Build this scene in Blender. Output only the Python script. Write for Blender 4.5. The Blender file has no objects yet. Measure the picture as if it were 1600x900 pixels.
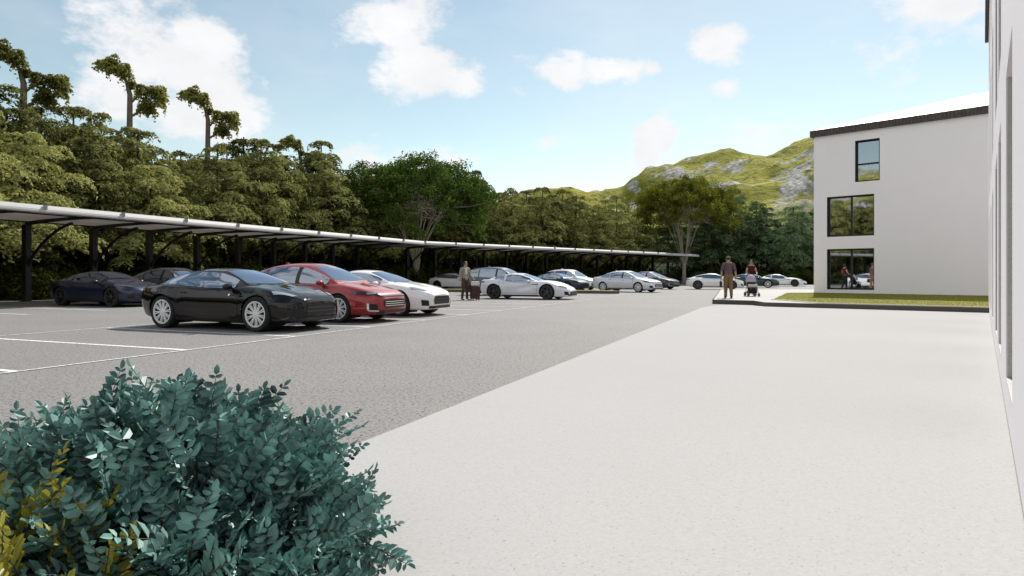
import bpy, bmesh, math, random
import numpy as np
from mathutils import Vector, Matrix
from mathutils.bvhtree import BVHTree
from mathutils.geometry import delaunay_2d_cdt

R = math.radians
scene = bpy.context.scene
COL = scene.collection
random.seed(7)
rng = np.random.default_rng(7)

# ------------------------------------------------------------------ frames
A1, A2, A3 = R(22.6), R(43.2), R(35.8)
def frame(a):
    return Vector((math.sin(a), math.cos(a), 0)), Vector((math.cos(a), -math.sin(a), 0))
U1, V1 = frame(A1)          # along the near carport, and out of its bays
U2, V2 = frame(A2)          # along the far carport / the far wing
U3, V3 = frame(A3)          # along the near white wall
def P1(u, v, z=0.0):
    p = U1 * u + V1 * v
    return Vector((p.x, p.y, z))
SUN_AZ, SUN_EL = R(25), R(45)

# ------------------------------------------------------------------ object helpers
def tag(o, label=None, cat=None, group=None, kind=None):
    if label: o['label'] = label
    if cat: o['category'] = cat
    if group: o['group'] = group
    if kind: o['kind'] = kind
    return o

def empty(name, loc=(0, 0, 0), rz=0.0, parent=None):
    o = bpy.data.objects.new(name, None)
    o.empty_display_size = 0.2
    COL.objects.link(o)
    o.location = loc
    o.rotation_euler = (0, 0, rz)
    if parent: o.parent = parent
    return o

def obj(name, me, mats=None, parent=None, loc=None, rz=0.0):
    if isinstance(me, bmesh.types.BMesh):
        bm = me
        me = bpy.data.meshes.new(name)
        bm.to_mesh(me); bm.free()
    if mats is not None:
        me.materials.clear()
        for m in (mats if isinstance(mats, (list, tuple)) else [mats]):
            me.materials.append(m)
    o = bpy.data.objects.new(name, me)
    COL.objects.link(o)
    if parent: o.parent = parent
    if loc is not None: o.location = loc
    o.rotation_euler = (0, 0, rz)
    return o

def copy_tree(o, parent=None):
    c = o.copy(); COL.objects.link(c); c.parent = parent
    for ch in o.children: copy_tree(ch, c)
    return c

def smooth(me, ang=35):
    me.polygons.foreach_set('use_smooth', [True] * len(me.polygons))
    me.set_sharp_from_angle(angle=R(ang))
    return me

def bm_mesh(name, bm, ang=None):
    me = bpy.data.meshes.new(name)
    bm.to_mesh(me); bm.free()
    if ang is not None: smooth(me, ang)
    return me

def box(bm, c, s, rot=None):
    r = bmesh.ops.create_cube(bm, size=1.0)
    M = Matrix.Translation(Vector(c)) @ (rot.to_4x4() if rot else Matrix()) @ Matrix.Diagonal((s[0], s[1], s[2], 1))
    bmesh.ops.transform(bm, matrix=M, verts=r['verts'])
    return r['verts']

def bevel(bm, w, seg=2):
    bmesh.ops.bevel(bm, geom=bm.edges[:], offset=w, segments=seg, affect='EDGES', profile=0.6)

def obox(bm, o, ax, ay, az):
    """box with one corner o and three edge vectors"""
    o, ax, ay, az = Vector(o), Vector(ax), Vector(ay), Vector(az)
    vs = [bm.verts.new(o + ax * i + ay * j + az * k) for k in (0, 1) for j in (0, 1) for i in (0, 1)]
    for f in ((0, 2, 3, 1), (4, 5, 7, 6), (0, 1, 5, 4), (2, 6, 7, 3), (0, 4, 6, 2), (1, 3, 7, 5)):
        bm.faces.new([vs[i] for i in f])

def tube(bm, pts, rad, seg=8, cap=True):
    pts = [Vector(p) for p in pts]
    n = len(pts)
    rs = rad if isinstance(rad, (list, tuple)) else [rad] * n
    rings = []
    ref = Vector((0.31, 0.21, 0.93)).normalized()
    for i, p in enumerate(pts):
        d = (pts[min(i + 1, n - 1)] - pts[max(i - 1, 0)]).normalized()
        if abs(d.dot(ref)) > 0.95: ref = Vector((1, 0.1, 0)).normalized()
        a = d.cross(ref).normalized(); b = d.cross(a).normalized()
        rings.append([bm.verts.new(p + (a * math.cos(t) + b * math.sin(t)) * rs[i]) for t in [2 * math.pi * k / seg for k in range(seg)]])
    for i in range(n - 1):
        for k in range(seg):
            bm.faces.new((rings[i][k], rings[i][(k + 1) % seg], rings[i + 1][(k + 1) % seg], rings[i + 1][k]))
    if cap:
        bm.faces.new(rings[0][::-1]); bm.faces.new(rings[-1])

def lathe(bm, prof, axis='Z', seg=32, M=None):
    """prof: (radius, along). closed ends only if radius 0"""
    rings = []
    for r, h in prof:
        ring = []
        for k in range(seg):
            t = 2 * math.pi * k / seg
            c, s = r * math.cos(t), r * math.sin(t)
            p = {'Z': (c, s, h), 'Y': (c, h, s), 'X': (h, c, s)}[axis]
            p = Vector(p)
            ring.append(bm.verts.new(M @ p if M else p))
        rings.append(ring)
    for i in range(len(rings) - 1):
        for k in range(seg):
            bm.faces.new((rings[i][k], rings[i][(k + 1) % seg], rings[i + 1][(k + 1) % seg], rings[i + 1][k]))

def prism(bm, poly, z0, z1):
    lo = [bm.verts.new((p[0], p[1], z0)) for p in poly]
    hi = [bm.verts.new((p[0], p[1], z1)) for p in poly]
    n = len(poly)
    bm.faces.new(hi); bm.faces.new(lo[::-1])
    for i in range(n):
        bm.faces.new((lo[i], lo[(i + 1) % n], hi[(i + 1) % n], hi[i]))
    bmesh.ops.recalc_face_normals(bm, faces=bm.faces[:])

def quads_mesh(name, V, k=4):
    """V: (N*k,3) numpy, one k-gon per k vertices"""
    n = len(V) // k
    me = bpy.data.meshes.new(name)
    me.vertices.add(n * k); me.vertices.foreach_set('co', np.ascontiguousarray(V, np.float32).ravel())
    me.loops.add(n * k); me.loops.foreach_set('vertex_index', np.arange(n * k, dtype=np.int32))
    me.polygons.add(n)
    me.polygons.foreach_set('loop_start', np.arange(0, n * k, k, dtype=np.int32))
    me.update(calc_edges=True)
    return me

# ------------------------------------------------------------------ materials
MATS = {}
def nodes(name):
    m = bpy.data.materials.new(name); m.use_nodes = True
    nt = m.node_tree
    return m, nt, nt.nodes['Principled BSDF']

def mat(name, col, rough=0.5, metal=0.0, spec=0.5, coat=0.0, noise=None, bump=None, emit=None):
    """noise=(scale, amount): value mottling; bump=(scale, strength, distance)"""
    if name in MATS: return MATS[name]
    m, nt, p = nodes(name)
    p.inputs['Base Color'].default_value = (*col, 1)
    p.inputs['Roughness'].default_value = rough
    p.inputs['Metallic'].default_value = metal
    p.inputs['Specular IOR Level'].default_value = spec
    p.inputs['Coat Weight'].default_value = coat
    p.inputs['Coat Roughness'].default_value = 0.03
    L = nt.links
    tc = nt.nodes.new('ShaderNodeTexCoord')
    if noise:
        t = nt.nodes.new('ShaderNodeTexNoise'); t.inputs['Scale'].default_value = noise[0]; t.inputs['Detail'].default_value = 6; t.inputs['Roughness'].default_value = 0.65
        L.new(tc.outputs['Object'], t.inputs['Vector'])
        mx = nt.nodes.new('ShaderNodeMix'); mx.data_type = 'RGBA'
        a = noise[1]
        mx.inputs['A'].default_value = (*[c * (1 - a) for c in col], 1)
        mx.inputs['B'].default_value = (*[min(1, c * (1 + a)) for c in col], 1)
        rr = nt.nodes.new('ShaderNodeMapRange'); rr.inputs['From Min'].default_value = 0.3; rr.inputs['From Max'].default_value = 0.7
        L.new(t.outputs['Fac'], rr.inputs['Value']); L.new(rr.outputs['Result'], mx.inputs['Factor'])
        L.new(mx.outputs['Result'], p.inputs['Base Color'])
    if bump:
        t = nt.nodes.new('ShaderNodeTexNoise'); t.inputs['Scale'].default_value = bump[0]; t.inputs['Detail'].default_value = 4
        L.new(tc.outputs['Object'], t.inputs['Vector'])
        b = nt.nodes.new('ShaderNodeBump'); b.inputs['Strength'].default_value = bump[1]; b.inputs['Distance'].default_value = bump[2]
        L.new(t.outputs['Fac'], b.inputs['Height']); L.new(b.outputs['Normal'], p.inputs['Normal'])
    if emit:
        p.inputs['Emission Color'].default_value = (*emit[:3], 1); p.inputs['Emission Strength'].default_value = emit[3]
    MATS[name] = m
    return m

def leaf_mat(name, c1, c2, trans=0.35, nscale=0.6, gloss=0.0, rough=0.45, objrand=0.35):
    """foliage: diffuse + translucent, hue wandering between two greens from clump to clump and tree to tree"""
    m = bpy.data.materials.new(name); m.use_nodes = True
    nt = m.node_tree; nt.nodes.clear(); L = nt.links
    out = nt.nodes.new('ShaderNodeOutputMaterial')
    tc = nt.nodes.new('ShaderNodeTexCoord')
    t = nt.nodes.new('ShaderNodeTexNoise'); t.inputs['Scale'].default_value = nscale; t.inputs['Detail'].default_value = 3
    L.new(tc.outputs['Object'], t.inputs['Vector'])
    oi = nt.nodes.new('ShaderNodeObjectInfo')
    ma = nt.nodes.new('ShaderNodeMath'); ma.operation = 'MULTIPLY_ADD'; ma.inputs[1].default_value = objrand; ma.inputs[2].default_value = -objrand / 2
    L.new(oi.outputs['Random'], ma.inputs[0])
    ad = nt.nodes.new('ShaderNodeMath'); ad.operation = 'ADD'; L.new(t.outputs['Fac'], ad.inputs[0]); L.new(ma.outputs[0], ad.inputs[1])
    rr = nt.nodes.new('ShaderNodeMapRange'); rr.inputs['From Min'].default_value = 0.3; rr.inputs['From Max'].default_value = 0.7
    L.new(ad.outputs[0], rr.inputs['Value'])
    mx = nt.nodes.new('ShaderNodeMix'); mx.data_type = 'RGBA'
    mx.inputs['A'].default_value = (*c1, 1); mx.inputs['B'].default_value = (*c2, 1)
    L.new(rr.outputs['Result'], mx.inputs['Factor'])
    d = nt.nodes.new('ShaderNodeBsdfDiffuse'); tr = nt.nodes.new('ShaderNodeBsdfTranslucent')
    L.new(mx.outputs['Result'], d.inputs['Color']); L.new(mx.outputs['Result'], tr.inputs['Color'])
    ms = nt.nodes.new('ShaderNodeMixShader'); ms.inputs[0].default_value = trans
    L.new(d.outputs[0], ms.inputs[1]); L.new(tr.outputs[0], ms.inputs[2])
    last = ms
    if gloss:
        g = nt.nodes.new('ShaderNodeBsdfGlossy'); g.inputs['Roughness'].default_value = rough; g.inputs['Color'].default_value = (0.85, 0.95, 0.95, 1)
        m2 = nt.nodes.new('ShaderNodeMixShader'); m2.inputs[0].default_value = gloss
        L.new(ms.outputs[0], m2.inputs[1]); L.new(g.outputs[0], m2.inputs[2]); last = m2
    L.new(last.outputs[0], out.inputs['Surface'])
    return m

def ground_mat(name, base, grain, big, dark=None, bump=0.4, rough=0.9, spec=0.25):
    """aggregate surface: fine speckle (grain=(scale,amount)), large patches (big=(scale,amount)), optional dark pits"""
    m, nt, p = nodes(name); L = nt.links
    tc = nt.nodes.new('ShaderNodeTexCoord')
    def noise(s, d=4, r=0.6):
        t = nt.nodes.new('ShaderNodeTexNoise'); t.inputs['Scale'].default_value = s; t.inputs['Detail'].default_value = d; t.inputs['Roughness'].default_value = r
        L.new(tc.outputs['Object'], t.inputs['Vector']); return t
    def rng_(src, a, b, lo, hi):
        r = nt.nodes.new('ShaderNodeMapRange'); r.inputs['From Min'].default_value = a; r.inputs['From Max'].default_value = b
        r.inputs['To Min'].default_value = lo; r.inputs['To Max'].default_value = hi; L.new(src, r.inputs['Value']); return r.outputs['Result']
    def mul(a, b):
        x = nt.nodes.new('ShaderNodeMath'); x.operation = 'MULTIPLY'; L.new(a, x.inputs[0]); L.new(b, x.inputs[1]); return x.outputs[0]
    g = noise(grain[0], 3, 0.7); b = noise(big[0], 5, 0.6)
    f = mul(rng_(g.outputs['Fac'], 0.3, 0.7, 1 - grain[1], 1 + grain[1]), rng_(b.outputs['Fac'], 0.3, 0.7, 1 - big[1], 1 + big[1]))
    h = g.outputs['Fac']
    if dark:
        v = nt.nodes.new('ShaderNodeTexNoise'); v.inputs['Scale'].default_value = dark[0]; v.inputs['Detail'].default_value = 2
        L.new(tc.outputs['Object'], v.inputs['Vector'])
        pit = rng_(v.outputs['Fac'], dark[1], dark[1] + 0.06, 1.0, dark[2])
        f = mul(f, pit)
        h = mul(h, pit)
    mx = nt.nodes.new('ShaderNodeVectorMath'); mx.operation = 'SCALE'; mx.inputs[0].default_value = base
    L.new(f, mx.inputs['Scale']); L.new(mx.outputs[0], p.inputs['Base Color'])
    p.inputs['Roughness'].default_value = rough; p.inputs['Specular IOR Level'].default_value = spec
    bp = nt.nodes.new('ShaderNodeBump'); bp.inputs['Strength'].default_value = bump; bp.inputs['Distance'].default_value = 0.01
    L.new(h, bp.inputs['Height']); L.new(bp.outputs['Normal'], p.inputs['Normal'])
    return m

def glass_mat(name, tint, refl, rough=0.02, trans=0.5):
    """window glass: part see-through, part mirror (stronger at grazing)"""
    m = bpy.data.materials.new(name); m.use_nodes = True
    nt = m.node_tree; nt.nodes.clear(); L = nt.links
    out = nt.nodes.new('ShaderNodeOutputMaterial')
    t = nt.nodes.new('ShaderNodeBsdfTransparent'); t.inputs['Color'].default_value = (*tint, 1)
    g = nt.nodes.new('ShaderNodeBsdfGlossy'); g.inputs['Roughness'].default_value = rough; g.inputs['Color'].default_value = (0.9, 0.95, 1, 1)
    fr = nt.nodes.new('ShaderNodeLayerWeight'); fr.inputs['Blend'].default_value = 0.35
    mr = nt.nodes.new('ShaderNodeMapRange'); mr.inputs['To Min'].default_value = refl; mr.inputs['To Max'].default_value = 1.0
    L.new(fr.outputs['Fresnel'], mr.inputs['Value'])
    ms = nt.nodes.new('ShaderNodeMixShader'); L.new(mr.outputs['Result'], ms.inputs[0])
    L.new(t.outputs[0], ms.inputs[1]); L.new(g.outputs[0], ms.inputs[2])
    L.new(ms.outputs[0], out.inputs['Surface'])
    return m

# ------------------------------------------------------------------ camera
cam = bpy.data.cameras.new('camera'); cam_o = bpy.data.objects.new('camera', cam); COL.objects.link(cam_o)
cam_o.location = (0, 0, 1.15); cam_o.rotation_euler = (R(90), 0, 0)
cam.sensor_width = 36; cam.lens = 36 * 1020 / 1600; cam.shift_y = -20 / 1600
cam.clip_start = 0.05; cam.clip_end = 6000
scene.camera = cam_o

# ------------------------------------------------------------------ sky and sun
w = bpy.data.worlds.new('World'); scene.world = w; w.use_nodes = True
nt = w.node_tree; L = nt.links
bg = nt.nodes['Background']
sky = nt.nodes.new('ShaderNodeTexSky'); sky.sky_type = 'NISHITA'; sky.sun_disc = False
sky.sun_elevation = SUN_EL; sky.sun_rotation = SUN_AZ
sky.air_density = 1.0; sky.dust_density = 0.25; sky.ozone_density = 1.2; sky.altitude = 0
SKY_STR = 0.15
def M_(op, a=None, b=None, c=None, clamp=False):
    n = nt.nodes.new('ShaderNodeMath'); n.operation = op; n.use_clamp = clamp
    for i, x in enumerate((a, b, c)):
        if x is None: continue
        if isinstance(x, (int, float)): n.inputs[i].default_value = x
        else: L.new(x, n.inputs[i])
    return n.outputs[0]
tc = nt.nodes.new('ShaderNodeTexCoord')
sep = nt.nodes.new('ShaderNodeSeparateXYZ'); L.new(tc.outputs['Generated'], sep.inputs[0])
az = M_('ARCTAN2', sep.outputs['X'], sep.outputs['Y'])
el = M_('ARCSINE', sep.outputs['Z'])
def fbm(scale, detail, rough, off=(0, 0, 0), squash=1.6):
    mp = nt.nodes.new('ShaderNodeMapping'); mp.inputs['Scale'].default_value = (1, 1, squash); mp.inputs['Location'].default_value = off
    L.new(tc.outputs['Generated'], mp.inputs['Vector'])
    t = nt.nodes.new('ShaderNodeTexNoise'); t.inputs['Scale'].default_value = scale; t.inputs['Detail'].default_value = detail; t.inputs['Roughness'].default_value = rough
    L.new(mp.outputs[0], t.inputs['Vector'])
    return t.outputs['Fac']
n_big = fbm(5.0, 8, 0.60, (3.1, 0.2, 0.7))
n_mid = fbm(14.0, 8, 0.62, (0.4, 1.3, 2.2))
# cloud banks: azimuth, elevation (deg, from the camera's north), half width, half height, weight
CL = [(-27.5, 16.5, 6.6, 4.3, 1.0), (-24.5, 12.5, 6.0, 2.5, 0.95), (-31, 14, 4.0, 3.6, 0.8),
      (-10.0, 21.0, 4.6, 3.4, 1.0), (-7.6, 17.6, 4.6, 2.6, 1.0), (-13.5, 20.0, 3.6, 2.0, .8), (-4, 16.5, 2.6, 1.8, .75),
      (4.0, 17.0, 4.0, 2.0, 0.85), (8.8, 17.3, 4.0, 1.6, 0.9), (1.2, 15.6, 2.6, 1.6, .75), (12, 17.2, 1.6, 1.0, .6),
      (17.5, 18.6, 3.0, 2.1, 1.0), (18.2, 15.2, 1.6, 1.2, .75),
      (12.8, 12.0, 1.9, 1.9, 0.75), (11.6, 10.2, 1.6, 1.8, .6), (20, 11.5, 3.4, 1.6, 0.6), (3, 11.5, 2.2, 1.0, 0.55),
      (35, 20.5, 6.5, 5.0, .9), (31, 16.5, 3.6, 2.4, .5), (39, 24, 6, 6, 0.95),
      (-36, 23.0, 7.0, 2.6, 0.85), (-24, 23.3, 4.0, 2.2, 0.55), (-29, 28, 8, 4, .8), (-6, 9.6, 11, 1.3, 0.45),
      (62, 24, 18, 12, 1.0), (-66, 24, 18, 12, 1.0), (105, 30, 30, 18, 1.1), (-120, 30, 40, 20, 1.1), (165, 34, 40, 22, 1.1), (-165, 30, 30, 20, 1.1), (-90, 55, 60, 14, .9), (120, 58, 50, 14, .9)]  # unseen banks beside and behind the camera, added as neutral fill light
cur = None
for a0, e0, ra, re, wt in CL:
    dx = M_('MULTIPLY', M_('SUBTRACT', az, R(a0)), 1 / R(ra)); dy = M_('MULTIPLY', M_('SUBTRACT', el, R(e0)), 1 / R(re))
    q = M_('SQRT', M_('ADD', M_('MULTIPLY', dx, dx), M_('MULTIPLY', dy, dy)))
    v = M_('MULTIPLY', M_('SUBTRACT', 1.25, q), wt)
    cur = v if cur is None else M_('SMOOTH_MAX', cur, v, 0.12)
nz = M_('ADD', M_('MULTIPLY', M_('SUBTRACT', n_big, 0.5), 2.2), M_('MULTIPLY', M_('SUBTRACT', n_mid, 0.5), 2.0))
dens = M_('ADD', cur, nz)
mask = nt.nodes.new('ShaderNodeMapRange'); mask.interpolation_type = 'SMOOTHSTEP'
mask.inputs['From Min'].default_value = 0.14; mask.inputs['From Max'].default_value = 0.76
mask.inputs['To Max'].default_value = 0.93
L.new(dens, mask.inputs['Value'])
# thin veil
veil = nt.nodes.new('ShaderNodeMapRange'); veil.inputs['From Min'].default_value = 0.45; veil.inputs['From Max'].default_value = 0.8; veil.inputs['To Max'].default_value = 0.30
L.new(fbm(3.0, 7, 0.6, (7, 2, 1), 2.5), veil.inputs['Value'])
mtot = M_('MAXIMUM', mask.outputs['Result'], veil.outputs['Result'])
# cloud brightness: denser cores a touch greyer
cb = nt.nodes.new('ShaderNodeMapRange'); cb.inputs['From Min'].default_value = 0.3; cb.inputs['From Max'].default_value = 0.75
cb.inputs['To Min'].default_value = 0.90; cb.inputs['To Max'].default_value = 1.06
L.new(fbm(9.0, 6, 0.6, (1.7, 5.2, 0.3)), cb.inputs['Value'])
skm = nt.nodes.new('ShaderNodeVectorMath'); skm.operation = 'MULTIPLY'; skm.inputs[1].default_value = (SKY_STR * 0.91, SKY_STR * 0.84, SKY_STR * 0.66)
L.new(sky.outputs[0], skm.inputs[0])
CLOUD = 0.80
cc = nt.nodes.new('ShaderNodeVectorMath'); cc.operation = 'SCALE'; cc.inputs[0].default_value = (CLOUD, CLOUD * 0.99, CLOUD * 1.0)
L.new(cb.outputs['Result'], cc.inputs['Scale'])
mxw = nt.nodes.new('ShaderNodeMix'); mxw.data_type = 'RGBA'
L.new(mtot, mxw.inputs['Factor']); L.new(skm.outputs[0], mxw.inputs['A']); L.new(cc.outputs[0], mxw.inputs['B'])
L.new(mxw.outputs['Result'], bg.inputs['Color']); bg.inputs['Strength'].default_value = 1.0

sd = bpy.data.lights.new('sun', 'SUN'); sd.energy = 4.5; sd.angle = R(0.53); sd.color = (1.0, 0.95, 0.87)
so = bpy.data.objects.new('sun', sd); COL.objects.link(so)
sv = Vector((math.sin(SUN_AZ) * math.cos(SUN_EL), math.cos(SUN_AZ) * math.cos(SUN_EL), math.sin(SUN_EL)))
so.rotation_euler = (-sv).to_track_quat('-Z', 'Y').to_euler(); so.location = sv * 60

vs = scene.view_settings
vs.view_transform = 'Standard'; vs.look = 'None'; vs.gamma = 1.0; vs.use_curve_mapping = False; vs.exposure = 0.32
scene.render.engine = 'CYCLES'
scene.cycles.use_denoising = True
scene.cycles.max_bounces = 8; scene.cycles.transparent_max_bounces = 12
scene.cycles.use_adaptive_sampling = True
scene.cycles.caustics_reflective = False; scene.cycles.caustics_refractive = False
# ------------------------------------------------------------------ ground surfaces
m_soil = ground_mat('soil', (0.055, 0.05, 0.033), (3, .3), (0.3, .35))
m_asph = ground_mat('asphalt', (0.220, 0.212, 0.207), (55, .36), (0.35, .07), (30, .565, .40), .5, .78, .35)
m_conc = ground_mat('concrete', (0.395, 0.39, 0.388), (60, .07), (0.25, .025), (70, .655, .66), .05, .9, .2)
m_walk = ground_mat('walk_concrete', (0.46, 0.45, 0.435), (50, .07), (0.4, .04), None, .2)
m_kerb = ground_mat('kerb_stone_shaded', (0.12, 0.105, 0.10), (30, .12), (1, .1), None, .3)  # shade on the kerb faces is put into this dark colour
m_paint = ground_mat('road_paint', (0.72, 0.72, 0.71), (40, .14), (2, .12), (22, .56, .5), .1, .8)
m_lawn = ground_mat('lawn_base', (0.19, 0.19, 0.03), (25, .2), (0.8, .15), None, .6)

def sheet(name, poly, z, m, kind='structure', sub=None):
    bm = bmesh.new()
    bm.faces.new([bm.verts.new((p[0], p[1], z)) for p in poly])
    bmesh.ops.recalc_face_normals(bm, faces=bm.faces[:])
    for f in bm.faces:
        if f.normal.z < 0: f.normal_flip()
    return tag(obj(name, bm, m), kind=kind)

bm = bmesh.new()
bmesh.ops.create_circle(bm, cap_ends=True, segments=64, radius=2500)
tag(obj('ground', bm, m_soil, loc=(0, 0, -0.02)), kind='structure')

lot = [P1(-30, 30), P1(78, 30), P1(78, -31.6), P1(51, -31.9), P1(-30, -31.9)]
far = [P1(51, -31.9)]
# asphalt: wide polygon that follows the carports' back line and the wood's edge on the far side
asph = [P1(-30, 24), P1(-30, -31.4), P1(49.5, -31.4)]
B0 = Vector((-6.4, 48.3, 0))
asph += [B0 - V2 * 6.6, B0 + U2 * 42 - V2 * 6.6, Vector((52, 74, 0)), Vector((60, 30, 0)), Vector((24, -6, 0))]
sheet('parking_lot', [(p.x, p.y) for p in asph], 0.0, m_asph)

# pale concrete forecourt: a thin slab with a rounded far corner
e0 = Vector((-1.04, 4.34, 0)) - U1 * 14
e1 = Vector((-1.04, 4.34, 0)) + U1 * 19.6
pav = [e0, e1]
c_end = Vector((9.05, 23.75, 0))
for k in range(1, 7):
    t = k / 6
    ctrl = Vector((-1.04, 4.34, 0)) + U1 * 22.6
    pav.append(e1 * (1 - t) ** 2 + ctrl * 2 * t * (1 - t) + (c_end + Vector((-.25, .8, 0))) * t * t)
pav += [c_end, Vector((9.1, 23.55, 0)), Vector((14.6, 19.5, 0)), Vector((15.5, 18.0, 0)), Vector((2, -12, 0))]
bm = bmesh.new(); prism(bm, [(p.x, p.y) for p in pav], -0.015, 0.025)
tag(obj('forecourt_pavement', bm, m_conc), kind='structure')

# raised pavement and kerb in front of the far wing
KA, KB, KC, KD = Vector((8.04, 26.2, 0)), Vector((9.3, 25.15, 0)), Vector((9.1, 23.55, 0)), Vector((14.28, 19.52, 0))
bk = KA + Vector((6.4, 19, 0))
walk = [KA + Vector((.05, .01, 0)), KB + Vector((.045, .02, 0)), KC + Vector((.045, .02, 0)), KD + Vector((.03, .04, 0)), Vector((34, 22, 0)), Vector((40, 45, 0)), bk + Vector((.036, 0, 0))]
bm = bmesh.new(); prism(bm, [(p.x, p.y) for p in walk], -0.01, 0.165)
tag(obj('raised_pavement', bm, m_walk), kind='structure')
def kerb_run(bm, pts, wd, h0, h1, side):
    pts = [Vector(p) for p in pts]
    n = len(pts)
    off = []
    for i, p in enumerate(pts):
        a = (pts[i] - pts[i - 1]).normalized() if i else None
        b = (pts[i + 1] - pts[i]).normalized() if i < n - 1 else None
        d = ((a or b) + (b or a)).normalized()
        nn = Vector((-d.y, d.x, 0)) * side
        k = 1.0 / max(0.5, nn.dot(Vector((-(b or a).y, (b or a).x, 0)) * side))
        off.append(p + nn * wd * k)
    lo = [bm.verts.new((p.x, p.y, h0)) for p in pts]; hi = [bm.verts.new((p.x, p.y, h1)) for p in pts]
    li = [bm.verts.new((p.x, p.y, h0)) for p in off]; hj = [bm.verts.new((p.x, p.y, h1)) for p in off]
    for i in range(n - 1):
        bm.faces.new((lo[i], lo[i + 1], hi[i + 1], hi[i])); bm.faces.new((hi[i], hi[i + 1], hj[i + 1], hj[i])); bm.faces.new((li[i + 1], li[i], hj[i], hj[i + 1]))
    bm.faces.new((lo[0], hi[0], hj[0], li[0])); bm.faces.new((lo[-1], li[-1], hj[-1], hi[-1]))
    bmesh.ops.recalc_face_normals(bm, faces=bm.faces[:])
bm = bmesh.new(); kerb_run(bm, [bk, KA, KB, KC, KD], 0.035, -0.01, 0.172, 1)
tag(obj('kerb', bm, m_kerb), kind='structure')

# lawn bed: pale edging, turf base and blades
BC = Vector((16.6, 35.9, 0)); W2 = V2
LW = [Vector((10.35, 26.6, 0)), Vector((14.62, 19.95, 0)), Vector((23.6, 29.6, 0)), BC + W2 * .02 - U2 * .02, Vector((14.2, 34.2, 0))]
kd = (KD - KC).normalized(); kn = Vector((-kd.y, kd.x, 0))
LW[0] = KC + kn * 2.35 + kd * .35; LW[1] = KD + kn * .36 - kd * .02
# front edge parallel to the kerb, the left end cut back towards the wing's corner
front_l = KC + kd * .62 + kn * .34
LW = [front_l + kn * .15 - kd * .0, KD + kn * .34, Vector((23.6, 29.6, 0)), BC - U2 * .03, BC - U2 * 1.2 - W2 * 1.0]
LW[0] = Vector((10.45, 26.1, 0)); LW.insert(1, Vector((10.62, 25.55, 0)))
LW.insert(2, KC + kd * 1.75 + kn * .36)
bm = bmesh.new(); prism(bm, [(p.x, p.y) for p in LW], 0.16, 0.19)
tag(obj('lawn', bm, m_lawn), kind='structure')
bm = bmesh.new(); kerb_run(bm, [LW[0], LW[1], LW[2], LW[3]], 0.10, 0.15, 0.196, -1)
tag(obj('lawn_edging', bm, mat('pale_edging', (0.62, 0.58, 0.48), 0.8, noise=(20, .08))), kind='structure')
# grass blades on the lawn
def inside(p, poly):
    c = False; n = len(poly)
    for i in range(n):
        a, b = poly[i], poly[i - 1]
        if (a.y > p.y) != (b.y > p.y) and p.x < (b.x - a.x) * (p.y - a.y) / (b.y - a.y) + a.x: c = not c
    return c
V = []
xs = [p.x for p in LW]; ys = [p.y for p in LW]
while len(V) < 26000 * 3:
    p = Vector((random.uniform(min(xs), max(xs)), random.uniform(min(ys), max(ys)), 0.188))
    if not inside(p, LW): continue
    a = random.uniform(0, 6.283); d = Vector((math.cos(a), math.sin(a), 0)) * .012
    t = Vector((random.uniform(-.02, .02), random.uniform(-.02, .02), random.uniform(.012, .026)))
    V += [p - d, p + d, p + t]
gm = leaf_mat('grass_blade', (0.26, 0.25, 0.035), (0.33, 0.31, 0.055), .4, 1.2, objrand=0)
tag(obj('lawn_grass', quads_mesh('lawn_grass', np.array([tuple(v) for v in V]), 3), gm), kind='stuff')

# painted bay lines
bm = bmesh.new()
def line(p, q, wd, z=0.004):
    p, q = Vector(p), Vector(q); d = (q - p).normalized(); n = Vector((-d.y, d.x, 0)) * wd / 2
    vs = [bm.verts.new((a.x, a.y, z)) for a in (p - n, p + n, q + n, q - n)]
    f = bm.faces.new(vs); f.normal_update()
    if f.normal.z < 0: f.normal_flip()
for k in range(-4, 16):
    u = 7.33 + 2.42 * (k - 1)
    line(P1(u, -8.42), P1(u, -13.6), .10)
    line(P1(u, -20.4), P1(u, -26), .10)
line(P1(-12, -8.42), P1(30, -8.42), .055, 0.008)
line(P1(-12, -13.65), P1(30, -13.65), .05, 0.008)
for k in range(0, 13):
    q = B0 + U2 * (3 * k)
    line(q + V2 * 1.2, q + V2 * 6.0, .1)
tag(obj('road_markings', bm, m_paint), kind='structure')

# long low planted islands that close the rows of bays
def island(name, poly, label):
    bm = bmesh.new(); prism(bm, poly, -0.01, 0.17)
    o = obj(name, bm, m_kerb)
    bm = bmesh.new()
    c = Vector((sum(p[0] for p in poly) / len(poly), sum(p[1] for p in poly) / len(poly)))
    prism(bm, [tuple(c + (Vector(p[:2]) - c) * Vector((1, 1)).length / 1.4142 * .965) for p in poly], 0.165, 0.185)
    obj('turf', bm, m_lawn, o)
    tag(o, label, 'traffic island')
pl = [P1(39.4, -24.2), P1(39.4, -9.9), P1(39.9, -9.4), P1(40.7, -9.6), P1(41.0, -10.4), P1(41.0, -24.2)]
island('traffic_island', [(p.x, p.y) for p in pl], 'long low kerbed traffic island behind the row with the white sports coupe')

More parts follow.
